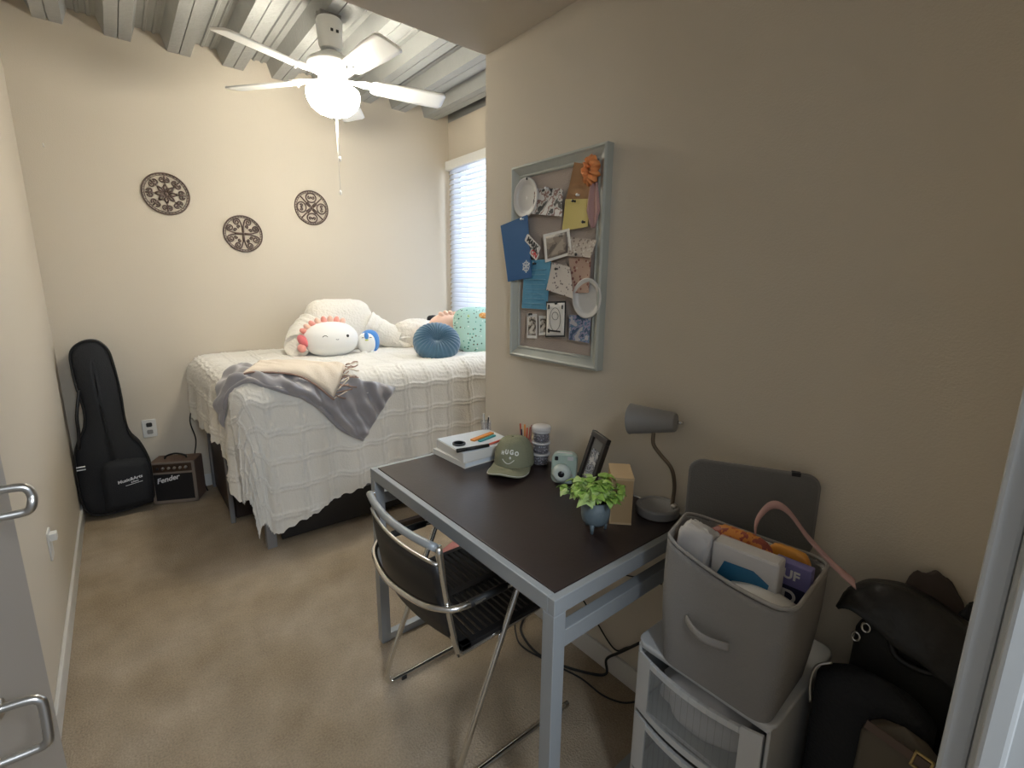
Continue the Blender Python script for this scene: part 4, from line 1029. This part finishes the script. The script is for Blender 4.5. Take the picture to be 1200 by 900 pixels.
# desk lamp
lp = put('desk_lamp', 'grey gooseneck desk lamp with a conical shade on a round base', 'lamp', 1.212, .765)
MB().lathe([(.060, 0), (.064, .004), (.064, .026), (.060, .030), (.052, .030), (.049, .026), (0, .026)], seg=48).build('base', 'lamp_grey', lp, smooth=True, bevel=.001)
MB().lathe([(.010, .026), (.010, .034), (.006, .038), (0, .038)], (.022, -.042, 0), 16).build('switch_knob', 'steel', lp, smooth=True)
N0 = bez([(.030, -.030, .028), (.034, -.030, .09), (.026, -.020, .145), (.010, .012, .185), (-.002, .030, .215), (-.002, .032, .252)], 8)
MB().tube(N0, .0058, 12).build('gooseneck', 'lamp_neck', lp, smooth=True)
ha = Vector((-.25, .95, -.09)).normalized()
hc = Vector((.010, .030, .285))
T = frame(hc, ha.cross(Vector((0, 0, 1))), ha.cross(ha.cross(Vector((0, 0, 1)))), ha)
b = MB().lathe([(.0, -.062), (.026, -.056), (.029, -.052), (.047, .080), (.049, .084), (.046, .084), (.044, .078), (.026, -.046), (0, -.046)], seg=40, T=T); b.build('lamp_shade', 'lamp_grey', lp, smooth=True, bevel=.001)
MB().lathe([(.005, -.076), (.005, -.056)], seg=14, T=T).build('switch', 'chrome', lp, smooth=True)
MB().blob((0, 0, .0), (.022, .022, .035), 18, 12, T=T).build('bulb', 'jar_lid', lp, smooth=True)
o = MB().tube(bez([(1.15, .83, Z+.004), (1.12, .90, Z+.003), (1.20, .93, Z+.003), (1.255, .90, Z+.003)], 8), .003, 8).build('lamp_cord', 'lamp_grey', smooth=True); tag(o, 'thin grey cord curling from the desk lamp base', 'cord')

# ------------------------------------------------------------------ drawer cart, bin, contents
cx0, cx1, cy0, cy1, cz1 = .922, 1.262, .285, .605, .545
ct = thing('drawer_cart', 'white plastic three-drawer cart with clear fronts under the fabric bin', 'drawer cart', (cx0, cy0, 0))
Tc = Matrix.Translation((-cx0, -cy0, 0))
b = MB()
b.box((cx0, cy0, .0), (cx1, cy0+.008, cz1), Tc).box((cx0, cy1-.008, 0), (cx1, cy1, cz1), Tc).box((cx1-.008, cy0, 0), (cx1, cy1, cz1), Tc)
for z_ in (0, .177, .355, cz1-.012): b.box((cx0, cy0, z_), (cx1, cy1, z_+.010), Tc)
b.build('cart_body', 'cart', ct, bevel=.003)
MB().prism(rrect(cy1-cy0+.012, cx1-cx0+.012, .03, 6), cz1-.002, cz1+.010, Tc @ frame(((cx0+cx1)/2, (cy0+cy1)/2, 0), (0, 1, 0), (-1, 0, 0))).build('top_panel', 'cart', ct, bevel=.004)
for z0, z1 in ((.012, .175), (.189, .353), (.368, .531)):
    wy0, wy1 = cy0+.010, cy1-.010
    def bow(y): q = (y-(wy0+wy1)/2)/((wy1-wy0)/2); return cx0-.010-.026*(1-q*q)
    dr = bpy.data.objects.new('drawer', None); COL.objects.link(dr); dr.parent = ct
    b = MB()
    def strip(ya, yb, za, zb, th=.006, ns=14):
        for k in range(ns):
            u0 = ya+(yb-ya)*k/ns; u1 = ya+(yb-ya)*(k+1)/ns
            b.add([(bow(u0), u0, za), (bow(u1), u1, za), (bow(u1), u1, zb), (bow(u0), u0, zb), (bow(u0)+th, u0, za), (bow(u1)+th, u1, za), (bow(u1)+th, u1, zb), (bow(u0)+th, u0, zb)],
                  [(0, 3, 2, 1), (4, 5, 6, 7), (0, 1, 5, 4), (3, 7, 6, 2), (0, 4, 7, 3), (1, 2, 6, 5)], Tc)
    strip(wy0, wy0+.040, z0, z1); strip(wy1-.040, wy1, z0, z1); strip(wy0+.04, wy1-.04, z0, z0+.018)
    b.build('drawer_border', 'cart', dr)
    b = MB(); strip(wy0, wy1, z1-.020, z1-.004, .010); 
    for k in range(14):
        pass
    b.build('drawer_lip', 'cart', dr, bevel=.0015)
    b = MB(); strip(wy0+.04, wy1-.04, z0+.018, z1-.020, .003); b.build('clear_front', 'milky', dr)
    b = MB().box((cx0, wy0, z0), (cx1-.02, wy1, z0+.004), Tc).box((cx0, wy0, z0), (cx1-.02, wy0+.003, z1-.02), Tc).box((cx0, wy1-.003, z0), (cx1-.02, wy1, z1-.02), Tc); b.build('drawer_tray', 'milky', dr)
# cloths seen through the drawers
def heap(name, c, r, m, label, seed):
    b = MB().blob((0, 0, r[2]), r, 40, 26, .7, lambda d, a, bb: 1+.16*noise.noise(Vector((d.x*2.5+seed, d.y*2.5, d.z*2.5))))
    o = b.build(name, m, smooth=True); o.location = (c[0]-.02, c[1], c[2]); tag(o, label, 'cloth')
heap('folded_cloth', (1.05, .45, .374), (.105, .11, .062), 'tissue', 'white folded cloth inside the top cart drawer', 1)
heap('dark_cloth', (1.05, .42, .194), (.105, .10, .05), 'lid', 'dark grey folded cloth inside the middle cart drawer', 5)
o = MB().box((-.08, -.10, 0), (.08, .10, .02)).box((-.075, -.09, .02), (.075, .09, .045)).build('folded_towel', 'paper_cool', bevel=.008); o.location = (1.045, .44, .0165); tag(o, 'pale folded towel inside the lowest cart drawer', 'towel')

# fabric bin
bn = thing('fabric_bin', 'grey fabric storage bin standing open on the drawer cart', 'storage bin', (1.03, .42, cz1+.011))
z0 = cz1+.011
topc = [(.915, .553, .858), (.895, .268, .832), (1.185, .292, .818), (1.10, .606, .846)]
botc = [(.905, .536), (.908, .290), (1.15, .300), (1.12, .585)]
def ringpt(u, f, inset=0):
    """u round the bin, f height"""
    k = int(u*4) % 4; fr = u*4-int(u*4)
    T_ = [Vector(p) for p in topc]; B_ = [Vector((*p, z0)) for p in botc]
    # rounded corners by blending neighbouring edges
    def edge(k, fr, Q): return Q[k].lerp(Q[(k+1) % 4], fr)
    def rp(Q):
        R = .16
        if fr < R:
            a = edge(k, R, Q); c = edge((k-1) % 4, 1-R, Q); t = .5+fr/R/2; return c.lerp(Q[k], t).lerp(Q[k].lerp(a, t), t)
        if fr > 1-R:
            a = edge(k, 1-R, Q); c = edge((k+1) % 4, R, Q); t = (fr-1+R)/R/2; return a.lerp(Q[(k+1) % 4], t).lerp(Q[(k+1) % 4].lerp(c, t), t)
        return edge(k, fr, Q)
    tp, bt = rp(T_), rp(B_)
    if k == 0: s_ = sin(PI*fr); tp.z -= .022*s_; tp.x += .010*s_
    p = bt.lerp(tp, f)
    c = Vector((1.03, .43, p.z)); d_ = (c-p); d_.z = 0; d_.normalize()
    bulge = .006*sin(PI*f)
    return p+d_*(inset-bulge)-Vector((1.03, .42, z0))
def binf(u, v):
    if v <= .5: return ringpt(u % 1, v*2)
    return ringpt(u % 1, max(.02, 2-2*v), .006)
b = MB().grid(binf, 80, 40, cu=True); b.build('bin_wall', 'bin', bn, smooth=True)
n = 80; MB().add([ringpt(k/n, .012, .002) for k in range(n)], [tuple(range(n))]).build('bin_floor', 'bin_in', bn, solid=.004)
MB().tube([ringpt(k/n, 1.0, .003) for k in range(n)], .0042, 8, True).build('rim_binding', 'bin_binding', bn, smooth=True)
# front pull handle
fp = ringpt(.125, .62); fpx = fp.x
b = MB().grid(lambda u, v: Vector((fpx-.006-.022*sin(PI*u)*1.0, .055-.098*u+.0, .148-.018*v-.008*u+.004)), 20, 4); b.build('pull_handle', 'bin_binding', bn, smooth=True, solid=.003)
# lid standing up behind
ld = MB()
T = frame((1.195-1.03, .493-.42, .768-z0), (.45, -.89, 0), (.03, .015, 1))
P = rrect(.292, .205, .03, 6)
ld.prism([(x_, y_+.105) for x_, y_ in P], -.006, .006, T); ld.build('lid', 'lid', bn, bevel=.003)
MB().tube([T @ Vector((x_, y_+.105, 0)) for x_, y_ in P], .005, 8, True).build('lid_binding', 'bin_in', bn, smooth=True)
MB().cbox((.095, .208, .0), (.020, .010, .018), T).build('lid_tab', 'black_cloth', bn, bevel=.002)

def inbin(name, mb, m, loc, label, cat, rot=(0, 0, 0), **k):
    o = mb.build(name, m, **k); o.location = loc; o.rotation_euler = rot; tag(o, label, cat); return o
b = MB().blob((0, 0, 0), (.026, .040, .072), 48, 30, .32, lambda d, a, bb: 1+.10*noise.noise(Vector((d.x*3, d.y*3, d.z*3)))+.05*noise.noise(Vector((d.x*9, d.y*9, d.z*7))))
inbin('tissue_pack', b, 'tissue', (.975, .510, .812), 'white crinkled tissue pack poking out at the left of the bin', 'tissue pack', (.1, .12, 0), smooth=True)
bw = thing('white_carton', 'white carton with a blue label in the middle of the bin', 'box', (.990, .402, .728), .10)
MB().box((-.022, -.072, 0), (.022, .064, .145)).build('carton_body', 'tissue', bw, bevel=.005)
MB().prism([(-.055, -.026), (.048, -.03), (.052, -.002), (.02, .016), (-.04, .014)], 0, .001, frame((-.0225, -.005, .095), (0, -1, 0), (0, 0, 1), (-1, 0, 0))).build('blue_label', 'blue_box', bw)
inbin('snack_bag', MB().blob((0, 0, 0), (.018, .075, .065), 30, 20, .6, fuzz(.08, 5)), 'orange_bag', (1.070, .450, .800), 'crinkled red and orange snack bag behind the white carton', 'snack bag', (0, 0, .05), smooth=True)
inbin('orange_packet', MB().blob((0, 0, 0), (.012, .045, .055), 30, 20, .5, fuzz(.04, 4)), 'orange_plain', (1.10, .355, .800), 'bright orange packet standing behind the purple book', 'packet', (0, 0, .0), smooth=True)
pb = thing('purple_book', 'purple book with white lettering at the right of the bin', 'book', (1.045, .325, .705), .05)
MB().box((-.012, -.036, 0), (.012, .036, .150)).build('cover', 'purple', pb, bevel=.002)
MB().box((-.0128, -.030, .05), (-.0118, .030, .100)).build('navy_panel', 'navy', pb)
text('lettering', 'D', .040, frame((-.0132, 0, .075), (0, -1, 0), (0, 0, 1), (-1, 0, 0)), 'paper', pb, 0, .001)
text('lettering', 'UF', .028, frame((-.0128, 0, .125), (0, -1, 0), (0, 0, 1), (-1, 0, 0)), 'paper', pb, 0, .0008)
inbin('pink_carton', MB().box((-.012, -.055, 0), (.012, .055, .13)), 'pink_pale', (1.038, .430, .722), 'pale pink carton between the snack bag and the white carton', 'box', (0, 0, .03), bevel=.003)
b = MB().grid(lambda u, v: Vector((-.03+.06*v, .058-.12*u, .018*sin(PI*u)*(1-v*.4)-.010*v)), 16, 10)
inbin('white_paper', b, 'paper', (.958, .356, .803), 'loose white paper curling over the front rim of the bin', 'paper', (0, -.15, 0), smooth=True, solid=.0015)
b = MB().box((-.004, -.095, 0), (.004, .080, .16)); inbin('white_folder', b, 'tissue', (1.115, .475, .676), 'pale folder standing against the back of the bin', 'folder', (0, .05, 0), bevel=.002)
P = bez([(1.11, .43, .82), (1.12, .44, .875), (1.15, .425, .915), (1.155, .39, .915), (1.14, .335, .875), (1.12, .275, .845), (1.10, .228, .832)], 8)
b = MB(); n = len(P)
vs = []
for i, p in enumerate(P):
    s_ = Vector((.005, .004, .007)) if i < n-6 else Vector((.009, .004, .005)); vs += [p-s_, p+s_]
b.add(vs, [(2*i, 2*i+1, 2*i+3, 2*i+2) for i in range(n-1)])
o = b.build('pink_strap', 'pink_cloth', smooth=True, solid=.003); tag(o, 'dusty pink strap trailing over the right rim of the bin', 'strap')

# ------------------------------------------------------------------ black bags at the right
def bagmesh(w, h, d, e, seed, taper=.1, wr=.03):
    def f(u, v):
        a = 2*PI*u; z = v; sg = lambda x, p: math.copysign(abs(x)**p, x)
        cap_ = min(1, math.sqrt(max(0, min(v, 1-v)*14))) if min(v, 1-v) < 1/14 else 1
        x = sg(cos(a), e)*w/2*(1-taper*v)*cap_; y = sg(sin(a), e)*d/2*(1-taper*v*2)*cap_
        q = 1+wr*noise.noise(Vector((x*12+seed, y*12, v*4)))
        return Vector((x*q, y*q, h*z))
    return MB().grid(f, 56, 40, cu=True)
tb = thing('black_tote_bag', 'large black tote bag with a pointed flap and silver rings by the door frame', 'bag', (1.185, .137, .0), -PI/2)
bagmesh(.19, .76, .085, .5, 2, .02).build('bag_body', 'grey_leather', tb, smooth=True)
def flap(u, v):
    x = -.118+.215*u; z = .770+.048*sin(PI*min(1, u*1.0)**.8)+.0*u; y = -.060+.105*v
    dz = -(.012+.075*min(1, u*2.2))*max(0, 1-v*2.4)**1.6-.03*max(0, v-.6)
    return Vector((x, y-.014*max(0, 1-v*3), z+dz+.005*noise.noise(Vector((u*5, v*5, 0)))))
MB().grid(flap, 34, 22).build('flap', 'black_leather', tb, smooth=True, solid=.008)
for px, pz in ((-.068, .730), (-.082, .700), (.012, .740)):
    MB().tube([(px+.007*cos(a), -.052, pz+.010*sin(a)) for a in [2*PI*k/16 for k in range(16)]], .0025, 8, True).build('ring', 'chrome', tb, smooth=True)
MB().tube(bez([(-.03, -.046, .73), (-.01, -.056, .70), (.04, -.056, .70), (.07, -.046, .73)], 6), .007, 10).build('handle', 'black_leather', tb, smooth=True)
sb = thing('black_backpack', 'black backpack with a silver zip pull on the floor right of the cart', 'bag', (1.085, .165, 0.0), -PI/2)
bagmesh(.205, .67, .085, .6, 8, .06, .05).build('bag_body', 'black_cloth', sb, smooth=True)
MB().tube(bez([(-.070, -.030, .668), (-.092, -.040, .650), (-.098, -.044, .61), (-.092, -.046, .565)], 6), .003, 8).build('zip_pull', 'steel', sb, smooth=True)
jk = thing('dark_jacket', 'dark brown jacket bundled against the wall behind the black tote bag', 'jacket', (1.252, .128, -.0), 0)
MB().blob((0, 0, .42), (.022, .075, .42), 40, 40, .8, lambda d, a, bb: 1+.08*noise.noise(Vector((d.x*3, d.y*3, d.z*5+4)))).build('jacket_body', 'dark_jacket_cloth', jk, smooth=True)
MB().blob((-.002, -.055, .40), (.022, .025, .40), 30, 30, .8, lambda d, a, bb: 1+.1*noise.noise(Vector((d.x*3, d.y*3, d.z*5)))).build('sleeve', 'black_cloth', jk, smooth=True)
ts = thing('tan_bag', 'tan bag with a brown strap and gold buckle at the lower right', 'bag', (1.03, .105, 0), -PI/2)
bagmesh(.13, .635, .06, .5, 3, .08).build('bag_body', 'tan', ts, smooth=True)
b = MB(); Tk = frame((.034, -.034, .612), (1, 0, -.15), (.15, 0, 1), (0, -1, 0))
for a_, c_ in (((-.014, -.017, 0), (-.010, .017, .004)), ((.010, -.017, 0), (.014, .017, .004)), ((-.014, -.017, 0), (.014, -.013, .004)), ((-.014, .013, 0), (.014, .017, .004))): b.box(a_, c_, Tk)
b.build('buckle', 'gold', ts, bevel=.001)
MB().box((-.085, -.009, -.001), (.030, .009, .0015), Tk).build('strap', 'medallion', ts)

# ------------------------------------------------------------------ cables and papers under the desk
def cable(P, r, label, m='black_rubber'):
    o = MB().tube(bez(P, 8), r, 8).build('power_cable', m, smooth=True); tag(o, label, 'cable', 'cables under the desk'); return o
cable([(1.255, .82, .225), (1.265, .90, .13), (1.262, .96, .06), (1.25, .95, .010), (1.20, 1.00, .008), (1.145, 1.10, .008), (1.12, 1.20, .008), (1.15, 1.32, .008), (1.22, 1.38, .008), (1.262, 1.42, .05)], .0048, 'thick black cable looping from the wall across the floor under the desk')
cable([(1.25, .80, .008), (1.20, .835, .006), (1.17, .90, .006), (1.165, 1.00, .006), (1.13, 1.12, .006), (1.10, 1.25, .006), (1.13, 1.33, .006), (1.20, 1.42, .006)], .0032, 'thinner black cable lying on the floor beside the thick one')
cable([(1.268, 1.20, .30), (1.270, 1.06, .205), (1.270, .94, .118), (1.268, .88, .16), (1.262, .80, .24)], .0028, 'thin cord running slantwise along the right wall below the desk')
cable([(1.268, 1.02, .455), (1.270, .93, .43), (1.268, .83, .46), (1.262, .76, .48)], .0026, 'thin cord hanging high on the right wall just under the desk top')
cable([(1.20, 1.60, .70), (1.19, 1.62, .62), (1.12, 1.70, .30), (1.05, 1.72, .01)], .003, 'thin black cord dropping to the floor behind the desk')
o = MB().grid(lambda u, v: Vector((-.05+.14*u, -.08+.17*v, .004+.012*u*v)), 6, 6).build('pink_folder', 'pink_floor', smooth=True, solid=.003); o.location = (1.24, 1.97, .005); o.rotation_euler.z = .3; tag(o, 'dusty pink folder lying on the carpet behind the chair', 'folder')
o = MB().box((0, 0, 0), (.26, .035, .03)).build('dark_strip', 'darkbrown', bevel=.003); o.location = (1.12, 2.44, .001); o.rotation_euler.z = -.05; tag(o, 'dark strip lying on the carpet in front of the bed', 'floor_strip')  # long low dark box on the carpet in front of the bed

# ------------------------------------------------------------------ camera
f_, pi_, ro_, ya_ = 560.99, .202608, .012083, .688251
cy_, sy_, cpp, spp = cos(ya_), sin(ya_), cos(pi_), sin(pi_)
Fv = Vector((sy_*cpp, cy_*cpp, -spp)); Rv = Vector((cy_, -sy_, 0)); Uv = Rv.cross(Fv)
R2 = cos(ro_)*Rv+sin(ro_)*Uv; U2 = -sin(ro_)*Rv+cos(ro_)*Uv
cam = bpy.data.cameras.new('camera'); co = bpy.data.objects.new('camera', cam); COL.objects.link(co)
cam.sensor_width = 36; cam.lens = f_/1200*36; cam.clip_start = .02
mw = Matrix.Identity(4)
for i in range(3): mw[i][0] = R2[i]; mw[i][1] = U2[i]; mw[i][2] = -Fv[i]
mw[0][3], mw[1][3], mw[2][3] = 0, 0, 1.42
co.matrix_world = mw; S.camera = co

# ------------------------------------------------------------------ light
def area(name, loc, rot, sx, sy, power, col):
    l = bpy.data.lights.new(name, 'AREA'); l.shape = 'RECTANGLE'; l.size = sx; l.size_y = sy; l.energy = power; l.color = col
    o = bpy.data.objects.new(name, l); COL.objects.link(o); o.location = loc; o.rotation_euler = rot; return o
area('daylight', (XW+.7, 2.9, 1.9), (0, math.radians(90), 0), 1.6, 1.8, 130, (.72, .84, 1))
area('hall_light', (.15, -.9, 2.1), (math.radians(60), 0, 0), .6, .6, 36, (.80, .90, 1))
w = bpy.data.worlds.new('sky'); S.world = w; w.use_nodes = True
w.node_tree.nodes['Background'].inputs[0].default_value = (.75, .85, 1, 1); w.node_tree.nodes['Background'].inputs[1].default_value = .4
S.view_settings.view_transform = 'Standard'; S.view_settings.look = 'None'; S.view_settings.exposure = 0; S.view_settings.gamma = 1; S.view_settings.use_curve_mapping = False
